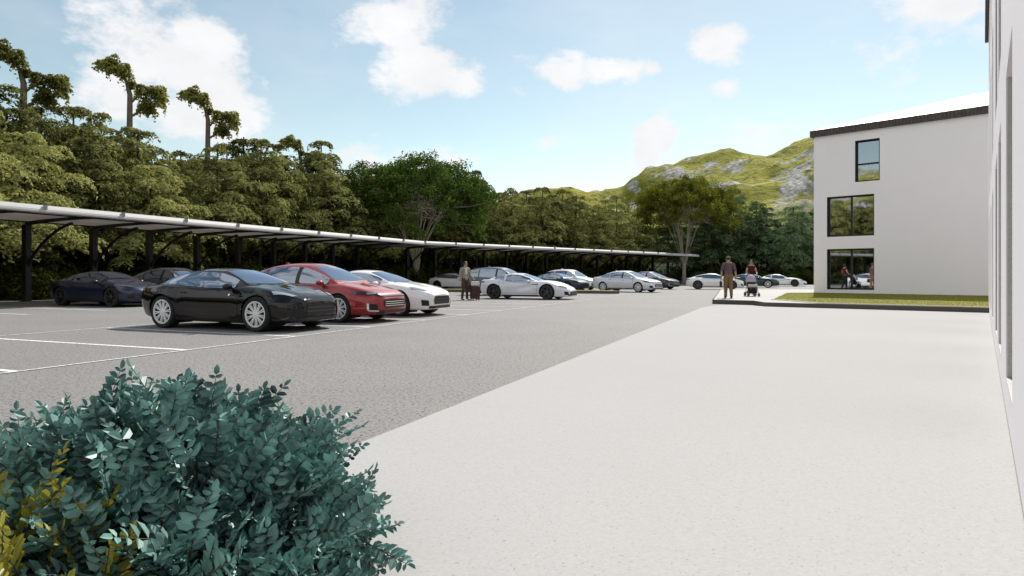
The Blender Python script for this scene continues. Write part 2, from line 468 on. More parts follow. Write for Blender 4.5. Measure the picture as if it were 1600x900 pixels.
# ------------------------------------------------------------------ hills
from mathutils import noise as mnoise
def ridge_h(azd):
    """skyline elevation angle (deg) of the hill by azimuth"""
    K = [(-200, 8.0), (-150, 9.5), (-118, 11.5), (-90, 8.5), (-70, 5.0), (-45, 4.4), (-20, 5.5), (-8, 6.5), (-3, 7.1), (0, 7.6), (4.0, 7.9), (7, 7.6), (9.3, 7.8), (10.6, 8.6), (12, 9.5), (13.5, 10.0), (15, 10.3), (17, 10.7), (19, 10.7), (20.5, 10.8), (22.5, 10.9), (24.8, 11.6), (28, 10.6), (33, 9.6), (45, 8.5), (80, 6)]
    for (a, h), (b, g) in zip(K, K[1:]):
        if a <= azd <= b:
            t = (azd - a) / (b - a); t = t * t * (3 - 2 * t); return (h + (g - h) * t) * (1.0 if azd < 8 else 1.05)
    return 4.0
bm = bmesh.new()
na, nr = 620, 90
grid = []
for i in range(na):
    azd = -160 + 235 * i / (na - 1)
    top = 330 * math.tan(R(ridge_h(azd)))
    row = []
    for j in range(nr):
        t = j / (nr - 1)
        d = 130 + t * 280
        s = min(1, max(0, (d - 130) / 200)) ; prof = s ** 1.35
        if d > 330: prof = 1 - ((d - 330) / 80) ** 1.3 * .9
        a = R(azd)
        x, y = d * math.sin(a), d * math.cos(a)
        z = (top - 4) * prof
        e = mnoise.fractal(Vector((x, y, 0)) * .022, 1.0, 2.1, 6) * 12 + (abs(mnoise.noise(Vector((x, y, 7)) * .03)) - .25) * -20
        z += e * min(1, s * 1.7) * .62
        row.append(bm.verts.new((x, y, z - 2)))
    grid.append(row)
for i in range(na - 1):
    for j in range(nr - 1):
        bm.faces.new((grid[i][j], grid[i][j + 1], grid[i + 1][j + 1], grid[i + 1][j]))
bmesh.ops.recalc_face_normals(bm, faces=bm.faces[:])
for f in bm.faces:
    if f.normal.z < 0: f.normal_flip()
me = bm_mesh('hillside', bm); me.polygons.foreach_set('use_smooth', [True] * len(me.polygons))
m, hn, p = nodes('hill'); HL = hn.links
tcn = hn.nodes.new('ShaderNodeTexCoord'); geo = hn.nodes.new('ShaderNodeNewGeometry')
def hnoise(s, d=6, off=0):
    mp = hn.nodes.new('ShaderNodeMapping'); mp.inputs['Location'].default_value = (off, off, 0); HL.new(tcn.outputs['Object'], mp.inputs[0])
    t = hn.nodes.new('ShaderNodeTexNoise'); t.inputs['Scale'].default_value = s; t.inputs['Detail'].default_value = d; t.inputs['Roughness'].default_value = .65; HL.new(mp.outputs[0], t.inputs['Vector']); return t.outputs['Fac']
def hmap(v, a, b, lo=0, hi=1):
    r = hn.nodes.new('ShaderNodeMapRange'); r.inputs['From Min'].default_value = a; r.inputs['From Max'].default_value = b; r.inputs['To Min'].default_value = lo; r.inputs['To Max'].default_value = hi; HL.new(v, r.inputs['Value']); return r.outputs['Result']
def hmix(f, a, b):
    x = hn.nodes.new('ShaderNodeMix'); x.data_type = 'RGBA'; HL.new(f, x.inputs['Factor'])
    for nme, v in (('A', a), ('B', b)):
        if isinstance(v, tuple): x.inputs[nme].default_value = (*v, 1)
        else: HL.new(v, x.inputs[nme])
    return x.outputs['Result']
grass = hmix(hmap(hnoise(.06), .35, .65), (0.17, 0.18, 0.022), (0.42, 0.39, 0.07))
grass = hmix(hmap(hnoise(.35, 5, 9), .5, .7), grass, (0.05, 0.07, 0.015))
rock = hmix(hmap(hnoise(.5, 8, 3), .35, .65), (0.15, 0.15, 0.15), (0.62, 0.61, 0.60))
rf = hmap(hnoise(.045, 8, 47), .52, .56)
sepz = hn.nodes.new('ShaderNodeSeparateXYZ'); HL.new(geo.outputs['Position'], sepz.inputs[0])
low = hmap(sepz.outputs['Z'], 9, 16)                            # wooded foot of the hill
grass = hmix(low, (0.020, 0.027, 0.008), grass)
rlow = hn.nodes.new('ShaderNodeMath'); rlow.operation = 'MULTIPLY'; HL.new(rf, rlow.inputs[0]); HL.new(hmap(sepz.outputs['Z'], 18, 30), rlow.inputs[1]); rf = rlow.outputs[0]
HC = hmix(rf, grass, rock)
HL.new(HC, p.inputs['Base Color']); p.inputs['Roughness'].default_value = .95; p.inputs['Specular IOR Level'].default_value = .1
bp = hn.nodes.new('ShaderNodeBump'); bp.inputs['Strength'].default_value = 1; bp.inputs['Distance'].default_value = 2.5; HL.new(hnoise(.3, 8, 3), bp.inputs['Height']); HL.new(bp.outputs[0], p.inputs['Normal'])
tag(obj('hillside', me, m), kind='structure')

# ------------------------------------------------------------------ buildings
m_plaster = ground_mat('white_plaster', (0.88, 0.845, 0.87), (60, .025), (0.5, .015), None, .22, .85, .25)
m_frame = mat('window_frame_black', (0.012, 0.012, 0.013), .35)
m_tile = mat('dark_tile', (0.07, 0.058, 0.054), .7, noise=(6, .35))
m_roof = mat('pale_roof', (0.78, 0.77, 0.75), .45, noise=(3, .03))
m_glass = glass_mat('window_glass', (0.62, 0.70, 0.72), .42)
m_dark = mat('interior', (0.22, 0.20, 0.18), .8)
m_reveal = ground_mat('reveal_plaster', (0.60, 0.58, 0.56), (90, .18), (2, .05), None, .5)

def wall_face(bm, O, D, Lc, H, z0, ops, Nn, depth):
    """wall sheet with openings (a0,a1,zb,zt) along D from O; reveals go depth along -Nn. returns nothing"""
    xs = sorted({0.0, Lc, *[o[0] for o in ops], *[o[1] for o in ops]}); zs = sorted({z0, z0 + H, *[o[2] for o in ops], *[o[3] for o in ops]})
    pt = lambda a, z, k=0.0: O + D * a + Vector((0, 0, z)) - Nn * k
    def quad(*ps):
        bm.faces.new([bm.verts.new(q) for q in ps])
    for a, b in zip(xs, xs[1:]):
        for c, d in zip(zs, zs[1:]):
            mx_, mz = (a + b) / 2, (c + d) / 2
            if any(o[0] < mx_ < o[1] and o[2] < mz < o[3] for o in ops): continue
            quad(pt(a, c), pt(b, c), pt(b, d), pt(a, d))
    for a0, a1, zb, zt in ops:
        for (p, q) in (((a0, zb), (a1, zb)), ((a1, zb), (a1, zt)), ((a1, zt), (a0, zt)), ((a0, zt), (a0, zb))):
            quad(pt(*p), pt(*p, depth), pt(*q, depth), pt(*q))

def bar_frame(bm, O, D, Nn, a0, a1, z0, z1, k, t, dp, mull=(), trans=()):
    """window frame of bars t wide, dp deep, whose outer face lies k behind the wall plane"""
    up = Vector((0, 0, 1))
    base = O - Nn * (k + dp)
    def bar(a, b, c, d): obox(bm, base + D * a + up * c, D * (b - a), Nn * dp, up * (d - c))
    bar(a0, a0 + t, z0, z1); bar(a1 - t, a1, z0, z1)
    bar(a0 + t, a1 - t, z0, z0 + t); bar(a0 + t, a1 - t, z1 - t, z1)
    for x in mull: bar(x - t * .55, x + t * .55, z0 + t, z1 - t)
    for z in trans: bar(a0 + t, a1 - t, z - t * .5, z + t * .5)
    bmesh.ops.recalc_face_normals(bm, faces=bm.faces[:])

def add_window(parent, O, D, Nn, a0, a1, z0, z1, k=.2, t=.07, mull=(), trans=(), sill=None, label=None, lining=False):
    bm = bmesh.new(); bar_frame(bm, O, D, Nn, a0, a1, z0, z1, k, t, .07, mull, trans)
    if lining: bar_frame(bm, O, D, Nn, a0 + .002, a1 - .002, z0 + .002, z1 - .002, .004, .03, k - .006)
    f = obj('window', bm, m_frame, parent)
    bm = bmesh.new()
    pt = lambda a, z: O + D * a + Vector((0, 0, z)) - Nn * (k + .045)
    bm.faces.new([bm.verts.new(q) for q in (pt(a0 + t, z0 + t), pt(a1 - t, z0 + t), pt(a1 - t, z1 - t), pt(a0 + t, z1 - t))])
    obj('pane', bm, m_glass, f)
    if sill:
        bm = bmesh.new()
        obox(bm, O + D * (a0 + .003) - Nn * (k - .002) + Vector((0, 0, z0 + .002)), D * (a1 - a0 - .006), Nn * (k - .002), Vector((0, 0, .025)))
        obj('sill', bm, sill, f)
    if label: f['label'] = label
    return f

# the far wing
FW = empty('apartment_wing')
tag(FW, 'white three storey building wing with dark eave band and black framed windows behind the lawn', 'building')
O, D, Nn = BC.copy(), W2, -U2
LF, HF = 15.0, 8.72
OPS = [(.68, 2.99, .38, 2.56), (.68, 2.99, 3.22, 5.38), (2.08, 3.25, 6.06, 8.24)]
bm = bmesh.new()
wall_face(bm, O, D, LF, HF + .2, 0.1, OPS, Nn, .26)
dp = 12.5
up = Vector((0, 0, 1))
def q4(*ps): bm.faces.new([bm.verts.new(x) for x in ps])
q4(O, O + U2 * dp, O + U2 * dp + up * 8.9, O + up * 8.9)                       # left end
q4(O + D * LF, O + D * LF + up * 8.9, O + D * LF + U2 * dp + up * 8.9, O + D * LF + U2 * dp)
q4(O + U2 * dp, O + U2 * dp + D * LF, O + U2 * dp + D * LF + up * 8.9, O + U2 * dp + up * 8.9)
obj('wall', bm, m_plaster, FW)
bm = bmesh.new()
for z in (.30, 3.02, 5.82):                                                   # storey floors
    obox(bm, O + U2 * .27 + D * .05 + up * z, D * (LF - .1), U2 * (dp - .4), up * .06)
obox(bm, O + U2 * 5.4 + D * .05 + up * .4, D * (LF - .1), U2 * .1, up * 8.2)     # back partition
obj('floor_slab', bm, m_dark, FW)
add_window(FW, O, D, Nn, *OPS[0][:2], *OPS[0][2:], mull=(1.86,), t=.085, lining=True)
add_window(FW, O, D, Nn, *OPS[1][:2], *OPS[1][2:], mull=(1.86,), t=.085, lining=True)
add_window(FW, O, D, Nn, *OPS[2][:2], *OPS[2][2:], trans=(7.0,), t=.085, lining=True)
# curtains in the top window
bm = bmesh.new()
for x0, x1 in ((2.25, 2.55), (2.82, 3.12)):
    n = 16
    row = []
    for i in range(n + 1):
        a = x0 + (x1 - x0) * i / n
        row.append(O + D * a + U2 * (.55 + .03 * math.sin(i * 1.9)))
    for i in range(n):
        q4(row[i] + up * 6.1, row[i + 1] + up * 6.1, row[i + 1] + up * 6.95, row[i] + up * 6.95)
obj('curtain', bm, mat('curtain', (0.75, 0.75, 0.76), .9), FW)
# eave band with upright ribs
bm = bmesh.new()
ov = .16
a = -ov
while a < LF:
    wd = .155
    obox(bm, O + D * a + Nn * .0 + up * 8.72, D * (wd - .022), Nn * (ov + random.uniform(-.012, .012)), up * (.355 + random.uniform(-.008, .008)))
    a += wd
obox(bm, O + D * (-ov) + Nn * 0.0 + up * 8.735, D * (LF + ov), Nn * (ov - .03), up * .325)
b = 0.0
while b < dp:
    obox(bm, O + D * (-ov) + U2 * b + up * 8.72, D * (ov - .002), U2 * .14, up * .355); b += .155
bmesh.ops.recalc_face_normals(bm, faces=bm.faces[:])
obj('eave_band', bm, m_tile, FW)
# hipped pale roof
bm = bmesh.new()
z0, sl = 9.075, math.tan(R(18))
A_ = O + D * (-ov) + Nn * ov + up * z0; B_ = O + D * LF + Nn * ov + up * z0
hw = dp / 2 + ov
Rg = O + D * (hw - ov) + U2 * (dp / 2) + up * (z0 + hw * sl); Rh = O + D * LF + U2 * (dp / 2) + up * (z0 + hw * sl)
C_ = O + D * (-ov) + U2 * (dp + ov) + up * z0; E_ = O + D * LF + U2 * (dp + ov) + up * z0
q4(A_, B_, Rh, Rg); q4(C_, A_, Rg); q4(E_, C_, Rg, Rh); q4(B_, E_, Rh); q4(A_ - up * .04, C_ - up * .04, E_ - up * .04, B_ - up * .04)
bmesh.ops.recalc_face_normals(bm, faces=bm.faces[:])
obj('roof', bm, m_roof, FW)

# the near white block whose long wall runs along the right edge
NB = empty('apartment_block')
tag(NB, 'near white plastered building wall with deep tall window recesses along the right edge', 'building')
k0 = -3.2
O3 = Vector((.1933, 0, 0)) + U3 * k0
n3 = -V3
LN = 27.0 - k0 + .0
def along(d): return d / U3.y - k0
cols = [(4.29, 5.46), (6.95, 8.15), (8.75, 10.15), (12.2, 13.4), (14.9, 16.2), (18.0, 19.3)]
OPN = []
for a_, b_ in cols:
    OPN.append((along(a_), along(b_), .27, 2.80)); OPN.append((along(a_), along(b_), 3.50, 6.0)); OPN.append((along(a_), along(b_), 6.75, 8.4))
bm = bmesh.new()
wall_face(bm, O3, U3, LN, 9.0, 0, OPN, n3, .30)
q4(O3 + U3 * LN, O3 + U3 * LN + V3 * 9, O3 + U3 * LN + V3 * 9 + up * 9, O3 + U3 * LN + up * 9)
q4(O3, O3 + up * 9, O3 + V3 * 9 + up * 9, O3 + V3 * 9)
q4(O3 + V3 * 9, O3 + V3 * 9 + up * 9, O3 + V3 * 9 + U3 * LN + up * 9, O3 + V3 * 9 + U3 * LN)
obj('wall', bm, m_plaster, NB)
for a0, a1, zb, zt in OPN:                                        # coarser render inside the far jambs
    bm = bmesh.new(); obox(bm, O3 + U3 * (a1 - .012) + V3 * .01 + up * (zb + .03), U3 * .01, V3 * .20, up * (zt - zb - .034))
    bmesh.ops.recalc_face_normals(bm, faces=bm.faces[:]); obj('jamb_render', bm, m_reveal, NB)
for o_ in OPN:
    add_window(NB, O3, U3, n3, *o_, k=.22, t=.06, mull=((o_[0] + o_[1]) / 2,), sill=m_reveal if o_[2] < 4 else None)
bm = bmesh.new()
obox(bm, O3 + U3 * -.2 + n3 * .10 + up * 9.0, U3 * (LN + .35), V3 * 9.2, up * .28)
bmesh.ops.recalc_face_normals(bm, faces=bm.faces[:]); obj('eave_band', bm, m_tile, NB)
bm = bmesh.new()
a_, b_ = O3 + U3 * -.2 + n3 * .10 + up * 9.284, O3 + U3 * (LN + .15) + n3 * .10 + up * 9.284
q4(a_, b_, b_ + V3 * 4.6 + up * 1.4, a_ + V3 * 4.6 + up * 1.4); q4(a_ + V3 * 4.6 + up * 1.4, b_ + V3 * 4.6 + up * 1.4, b_ + V3 * 9.2, a_ + V3 * 9.2)
obj('roof', bm, m_roof, NB)
bm = bmesh.new()
obox(bm, O3 + U3 * .02 + n3 * .004 + up * .0, U3 * (LN - .04), V3 * .002, up * .03)
obj('base_joint', bm, mat('joint_sealant', (0.20, 0.19, 0.18), .9), NB)

# ------------------------------------------------------------------ carports
m_steel = mat('dark_steel', (0.016, 0.015, 0.015), .45, .3)
m_white_metal = mat('white_metal', (0.40, 0.39, 0.385), .6, noise=(2, .02))
m_under = leaf_mat('carport_soffit', (0.72, 0.69, 0.66), (0.82, 0.79, 0.77), .24, 1.5, objrand=0)
m_clip = mat('grey_clip', (0.25, 0.24, 0.24), .5)
def carport(O, U, Vv, n0, n1, pitch, label, Lb):
    """O: fascia point at clip 0 (ground level); U along, Vv out of the bays"""
    root = empty('carport', (O.x, O.y, 0)); tag(root, label, 'carport', 'carports at the wood\'s edge')
    o = Vector((0, 0, 0))
    zt, th, dep = 3.66, .26, 6.45
    La = n0 * pitch
    def prof(t):                              # t 0 at the fascia .. 1 at the back, gently cambered
        return zt - th * .55 + .10 * math.sin(math.pi * t) * 1.0 + .02 * t
    bm = bmesh.new()
    n = 14
    for s, off in ((0, .05), (1, 0.0)):
        rows = []
        for i in range(n + 1):
            t = i / n; q = o - Vv * (dep * t) + up * (prof(t) + off)
            rows.append((bm.verts.new(q + U * La), bm.verts.new(q + U * Lb)))
        for i in range(n): bm.faces.new((rows[i][0], rows[i][1], rows[i + 1][1], rows[i + 1][0]))
    obj('roof_sheet', bm_mesh('roof_sheet', bm, 40), m_under, root)
    bm = bmesh.new()
    obox(bm, o + U * La + up * (zt - th), U * (Lb - La), Vv * .05, up * .05)
    prf = [(.05, -th + .05), (.03, -th + .12), (-.02, -th + .19), (-.10, -th + .25), (-.22, -th + .285), (-.32, -th + .29)]
    rr_ = [(bm.verts.new(o + U * La + Vv * a + up * (zt + b)), bm.verts.new(o + U * Lb + Vv * a + up * (zt + b))) for a, b in prf]
    for i in range(len(rr_) - 1): bm.faces.new((rr_[i][0], rr_[i][1], rr_[i + 1][1], rr_[i + 1][0]))
    obox(bm, o + U * La + up * (zt - th), U * (Lb - La), -Vv * .30, up * .03)
    for La_ in (La, Lb - .04):
        obox(bm, o + U * La_ - Vv * (dep) + up * (zt - th + .05), U * .04, Vv * (dep - .302), up * (th - .08))
    bmesh.ops.recalc_face_normals(bm, faces=bm.faces[:])
    obj('fascia', bm, m_white_metal, root)
    # purlins along the length
    bm = bmesh.new()
    for t in (.45, .985):
        q = o - Vv * (dep * t) + up * (prof(t) - .055)
        obox(bm, q + U * (La + .05), U * (Lb - La - .1), Vv * .06, up * .05)
    bmesh.ops.recalc_face_normals(bm, faces=bm.faces[:])
    obj('purlins', bm, m_steel, root)
    for k in range(n0, n1 + 1):
        if k * pitch > Lb - .05 or k * pitch < La + .05: continue
        q = o + U * (k * pitch)
        bm = bmesh.new(); obox(bm, q + U * -.04 + Vv * -.06 + up * (zt - .14), U * .08, Vv * .125, up * .16)
        bmesh.ops.recalc_face_normals(bm, faces=bm.faces[:]); obj('clip', bm, m_clip, root)
        qp = q - Vv * 6.1
        bm = bmesh.new()
        obox(bm, qp + U * -.12 - Vv * .14, U * .24, Vv * .28, up * 3.36)
        obox(bm, qp + U * -.2 - Vv * .22, U * .4, Vv * .44, up * .02)
        bmesh.ops.recalc_face_normals(bm, faces=bm.faces[:]); obj('post', bm, m_steel, root)
        bm = bmesh.new()                      # tapered rafter
        r0 = [qp + up * 3.30, qp + Vv * 5.9 + up * 3.40]
        for i in range(8):
            t0, t1 = i / 8, (i + 1) / 8
            for t_, t2 in ((t0, t1),):
                p0, p1 = qp + Vv * (5.95 * t0), qp + Vv * (5.95 * t1)
                zt0, zt1 = prof(1 - .97 * t0) - .035, prof(1 - .97 * t1) - .035
                h0, h1 = .17 - .10 * t0, .17 - .10 * t1
                vs_ = []
                for p_, z_, h_ in ((p0, zt0, h0), (p1, zt1, h1)):
                    for sx in (-.05, .05):
                        vs_ += [bm.verts.new(p_ + U * sx + up * (z_ - h_)), bm.verts.new(p_ + U * sx + up * z_)]
                a, b, c, d, e, f, g, h = vs_
                for fc in ((a, b, f, e), (c, g, h, d), (b, d, h, f), (a, e, g, c)): bm.faces.new(fc)
        obj('rafter', bm, m_steel, root)
        bm = bmesh.new()                      # curved brace
        pts = []
        for i in range(11):
            t = i / 10
            pts.append(qp + Vv * (.1 + 2.9 * t ** 1.25) + up * (1.55 + 1.78 * (1 - (1 - t) ** 1.45)))
        tube(bm, pts, .065, 6)
        obj('brace', bm_mesh('brace', bm, 50), m_steel, root)
    return root
F0 = P1(15.24, -24.54)
carport(F0, U1, V1, -6, 10, 3.0, 'long near carport with white fascia reaching the left edge of the picture', 29.5)
F2 = Vector((-2.27, 52.7, 0))
carport(F2, U2, V2, -2, 12, 3.0, 'far carport with white fascia behind the white sedan, turned away from the near one', 36.5)
# ------------------------------------------------------------------ vehicles
def pchip(keys):
    xs = [k[0] for k in keys]; ys = [k[1] for k in keys]; n = len(xs)
    h = [xs[i + 1] - xs[i] for i in range(n - 1)]; d = [(ys[i + 1] - ys[i]) / h[i] for i in range(n - 1)]
    m = [0.0] * n
    m[0], m[-1] = d[0], d[-1]
    for i in range(1, n - 1):
        if d[i - 1] * d[i] > 0:
            w1, w2 = 2 * h[i] + h[i - 1], h[i] + 2 * h[i - 1]
            m[i] = (w1 + w2) / (w1 / d[i - 1] + w2 / d[i])
    def f(x):
        if x <= xs[0]: return ys[0]
        if x >= xs[-1]: return ys[-1]
        i = 0
        while x > xs[i + 1]: i += 1
        t = (x - xs[i]) / h[i]
        return (ys[i] * (1 + 2 * t) * (1 - t) ** 2 + h[i] * m[i] * t * (1 - t) ** 2 + ys[i + 1] * t * t * (3 - 2 * t) + h[i] * m[i + 1] * t * t * (t - 1))
    return f

m_tyre = mat('tyre_rubber', (0.012, 0.012, 0.012), .75)
m_rim = mat('bright_alloy', (0.86, 0.86, 0.87), .3, .15)
m_rimd = mat('dark_alloy', (0.10, 0.10, 0.105), .3, .8)
m_disc = mat('brake_dark', (0.016, 0.016, 0.016), .6)
m_blk = mat('black_trim', (0.010, 0.010, 0.010), .35)
m_mesh = mat('grille_black', (0.014, 0.014, 0.015), .3, .3)
m_chrome = mat('chrome', (0.82, 0.82, 0.83), .08, 1.0)
m_lamp = mat('headlamp_lens', (0.42, 0.44, 0.46), .05, .35, coat=1)
m_lampd = mat('headlamp_dark', (0.03, 0.03, 0.035), .06, .1, coat=1)
m_tail = mat('tail_lamp_red', (0.30, 0.01, 0.01), .1, coat=.6)
m_seam = mat('panel_gap', (0.004, 0.004, 0.004), .8)
def car_glass():
    m, nt, p = nodes('car_glass'); L = nt.links
    p.inputs['Base Color'].default_value = (0.012, 0.015, 0.026, 1); p.inputs['Roughness'].default_value = .05
    g = nt.nodes.new('ShaderNodeBsdfGlossy'); g.inputs['Roughness'].default_value = .015; g.inputs['Color'].default_value = (0.74, 0.84, 1, 1)
    fr = nt.nodes.new('ShaderNodeLayerWeight'); fr.inputs['Blend'].default_value = .4
    mr = nt.nodes.new('ShaderNodeMapRange'); mr.inputs['To Min'].default_value = .30; mr.inputs['To Max'].default_value = 1.0; L.new(fr.outputs['Fresnel'], mr.inputs['Value'])
    ms = nt.nodes.new('ShaderNodeMixShader'); L.new(mr.outputs['Result'], ms.inputs[0]); L.new(p.outputs[0], ms.inputs[1]); L.new(g.outputs[0], ms.inputs[2])
    L.new(ms.outputs[0], nt.nodes['Material Output'].inputs['Surface'])
    return m
m_carglass = car_glass()
m_liner = mat('wheel_well', (0.004, 0.004, 0.004), .9)
def paint(name, col, metal=.0, rough=.32): return mat('paint_' + name, col, max(rough, .4), metal, .2, coat=1.0)

def body_mesh(S):
    f = {k: pchip(v) for k, v in S['c'].items()}
    x0, x1 = S['c']['zt'][0][0], S['c']['zt'][-1][0]
    xs = []
    n = int((x1 - x0) / .036)
    for i in range(n + 1): xs.append(x0 + (x1 - x0) * i / n)
    for e in (.008, .02): xs += [x0 + e, x1 - e]
    xs = sorted(xs)
    wf, wr, RA = S['wf'], S['wr'], S['arch']
    NS = 24
    def flare(x, z):
        s = 0
        for wx, amt in ((wf, S['flare'][0]), (wr, S['flare'][1])):
            r = math.hypot(x - wx, (z - S['wheel'] * 1.0))
            s += amt * math.exp(-((r - RA) / .16) ** 2)
        return s
    def section(x):
        zt, zs, zb = f['zt'](x), f['zs'](x), f['zb'](x)
        wl, wm, ws = f['wl'](x), f['wm'](x), f['ws'](x)
        pts = [(0, zb), (wl * .5, zb), (wl - .09, zb), (wl - .025, zb + .012)]
        zl = zb + .04
        for k in range(NS + 1):
            t = k / NS
            z = zl + (zs - zl) * t
            tm = S.get('tm', .58)
            if t < tm: y = wl + (wm - wl) * math.sin(t / tm * math.pi / 2)
            else: y = ws + (wm - ws) * math.cos((t - tm) / (1 - tm) * math.pi / 2)
            y += flare(x, z)
            sc = S.get('scallop')
            if sc: y -= sc[2] * math.exp(-((x - sc[0]) / .42) ** 2 - ((z - sc[1] - .14 * (x - sc[0])) / .10) ** 2)
            y -= S.get('line', .008) * math.exp(-((z - (zs - .12)) / .022) ** 2) * (1 if abs(x) < 1.2 else math.exp(-((abs(x) - 1.2) / .2) ** 2))
            pts.append((y, z))
        ys, zz = pts[-1]
        rr = min(.20, ys * .45)
        for k in range(1, 6):
            t = k / 5
            c = (ys - .045, zs + (zt - zs) * .78); e = (ys - rr, zt - .012)
            pts.append(((ys) * (1 - t) ** 2 + c[0] * 2 * t * (1 - t) + e[0] * t * t, zz * (1 - t) ** 2 + c[1] * 2 * t * (1 - t) + e[1] * t * t))
        ye, ze = pts[-1]
        hb = S.get('hood', 0.0)
        for k in range(1, 8):
            t = k / 7
            z = ze + (zt - ze) * (1 - (1 - t) ** 2)
            yy = ye * (1 - t)
            if hb: z += hb * math.exp(-((yy - .34) / .10) ** 2) * max(0, min(1, (x - .6) / .3)) * max(0, min(1, (x1 - .25 - x) / .4))
            pts.append((yy, z))
        return pts
    bm = bmesh.new(); rings = []
    for x in xs:
        p = section(x); m = len(p)
        vs = [bm.verts.new((x, -y, z)) for y, z in p]
        vs += [bm.verts.new((x, p[i][0], p[i][1])) for i in range(m - 2, 0, -1)]
        rings.append(vs)
    M = len(rings[0])
    for i in range(len(rings) - 1):
        for k in range(M):
            bm.faces.new((rings[i][k], rings[i + 1][k], rings[i + 1][(k + 1) % M], rings[i][(k + 1) % M]))
    bm.faces.new(rings[0]); bm.faces.new(rings[-1][::-1])
    # wheel arches
    zc = S['wheel']
    for wx in (wf, wr):
        for v in bm.verts:
            if abs(v.co.y) < .45: continue
            dx, dz = v.co.x - wx, v.co.z - zc
            r = math.hypot(dx, dz)
            if abs(r - RA) < .023 and dz > -.28: v.co.x = wx + dx / r * RA; v.co.z = zc + dz / r * RA
        kill = []
        for fc in bm.faces:
            c = fc.calc_center_median()
            if abs(c.y) < .45 or len(fc.verts) > 4: continue
            if math.hypot(c.x - wx, c.z - zc) < RA - .002: kill.append(fc)
        bmesh.ops.delete(bm, geom=kill, context='FACES')
    loose = [v for v in bm.verts if not v.link_faces]
    bmesh.ops.delete(bm, geom=loose, context='VERTS')
    return bm, f

def cabin_into(bm, S, f):
    C = S['cabin']
    g = {k: pchip(v) for k, v in C.items()}
    x0, x1 = C['zc'][0][0], C['zc'][-1][0]
    n = int((x1 - x0) / .045)
    rings = []
    for i in range(n + 1):
        x = x0 + (x1 - x0) * i / n
        zc, wb, wr_ = g['zc'](x), g['wb'](x), g['wr'](x)
        z0 = f['zs'](x) - .015
        h = max(.004, zc - z0)
        hk = h * .80
        pts = []
        for k in range(9):
            t = k / 8
            y = wb + (wr_ - wb) * t + .030 * math.sin(math.pi * t) * min(1, h / .3)
            pts.append((y, z0 + hk * t))
        for k in range(1, 9):
            t = k / 8
            a, b, c = (wr_, z0 + hk), (wr_ - .055 * min(1, h / .3) - .02, z0 + h * .985), (0, z0 + h)
            y = a[0] * (1 - t) ** 2 + b[0] * 2 * t * (1 - t) + c[0] * t * t
            z = a[1] * (1 - t) ** 2 + b[1] * 2 * t * (1 - t) + c[1] * t * t
            pts.append((y, z))
        m = len(pts)
        vs = [bm.verts.new((x, -y, z)) for y, z in pts]
        vs += [bm.verts.new((x, pts[j][0], pts[j][1])) for j in range(m - 2, -1, -1)]
        rings.append(vs)
    M = len(rings[0])
    for i in range(len(rings) - 1):
        for k in range(M - 1):
            bm.faces.new((rings[i][k], rings[i + 1][k], rings[i + 1][k + 1], rings[i][k + 1]))
    return g

def patch(bvh, pts, d, off, step=.05, smooth_=True, thick=0):
    """panel whose outline (3D points, any depth) is dropped along d onto the car's skin and lifted off by `off`"""
    d = Vector(d).normalized()
    upv = Vector((0, 0, 1)) if abs(d.z) < .9 else Vector((0, 1, 0))
    rt = d.cross(upv).normalized(); upv = rt.cross(d).normalized()
    P = [Vector(p) for p in pts]
    dens = []
    n = len(P)
    for i in range(n):
        a, b = P[i], P[(i + 1) % n]
        k = max(1, int((b - a).length / step))
        for j in range(k): dens.append(a + (b - a) * (j / k))
    q = [Vector((p.dot(rt), p.dot(upv))) for p in dens]
    m = len(q)
    x0, x1 = min(p.x for p in q), max(p.x for p in q); y0, y1 = min(p.y for p in q), max(p.y for p in q)
    extra = []
    x = x0 + step * .5
    while x < x1:
        y = y0 + step * .5
        while y < y1:
            # keep interior points clear of the outline
            if min((Vector((x, y)) - e).length for e in q) > step * .4: extra.append(Vector((x, y)))
            y += step
        x += step
    vs, es, fs, *_ = delaunay_2d_cdt(q + extra, [(i, (i + 1) % m) for i in range(m)], [], 1, 1e-5)
    bm = bmesh.new(); out = []
    for v in vs:
        o = rt * v.x + upv * v.y - d * 6
        loc, nor, idx, dist = bvh.ray_cast(o, d, 12)
        if loc is None: out.append(None); continue
        if nor.dot(d) > 0: nor = -nor
        out.append(bm.verts.new(loc + nor * off))
    for fc in fs:
        if all(out[i] is not None for i in fc):
            try: bm.faces.new([out[i] for i in fc])
            except ValueError: pass
    for fc in bm.faces:
        fc.normal_update()
        if fc.normal.dot(d) > 0: fc.normal_flip()
    bmesh.ops.delete(bm, geom=[v for v in bm.verts if not v.link_faces], context='VERTS')
    me = bm_mesh('patch', bm); me.polygons.foreach_set('use_smooth', [smooth_] * len(me.polygons))
    return me

def mirror_pts(pts): return [(x, -y, z) for x, y, z in pts][::-1]

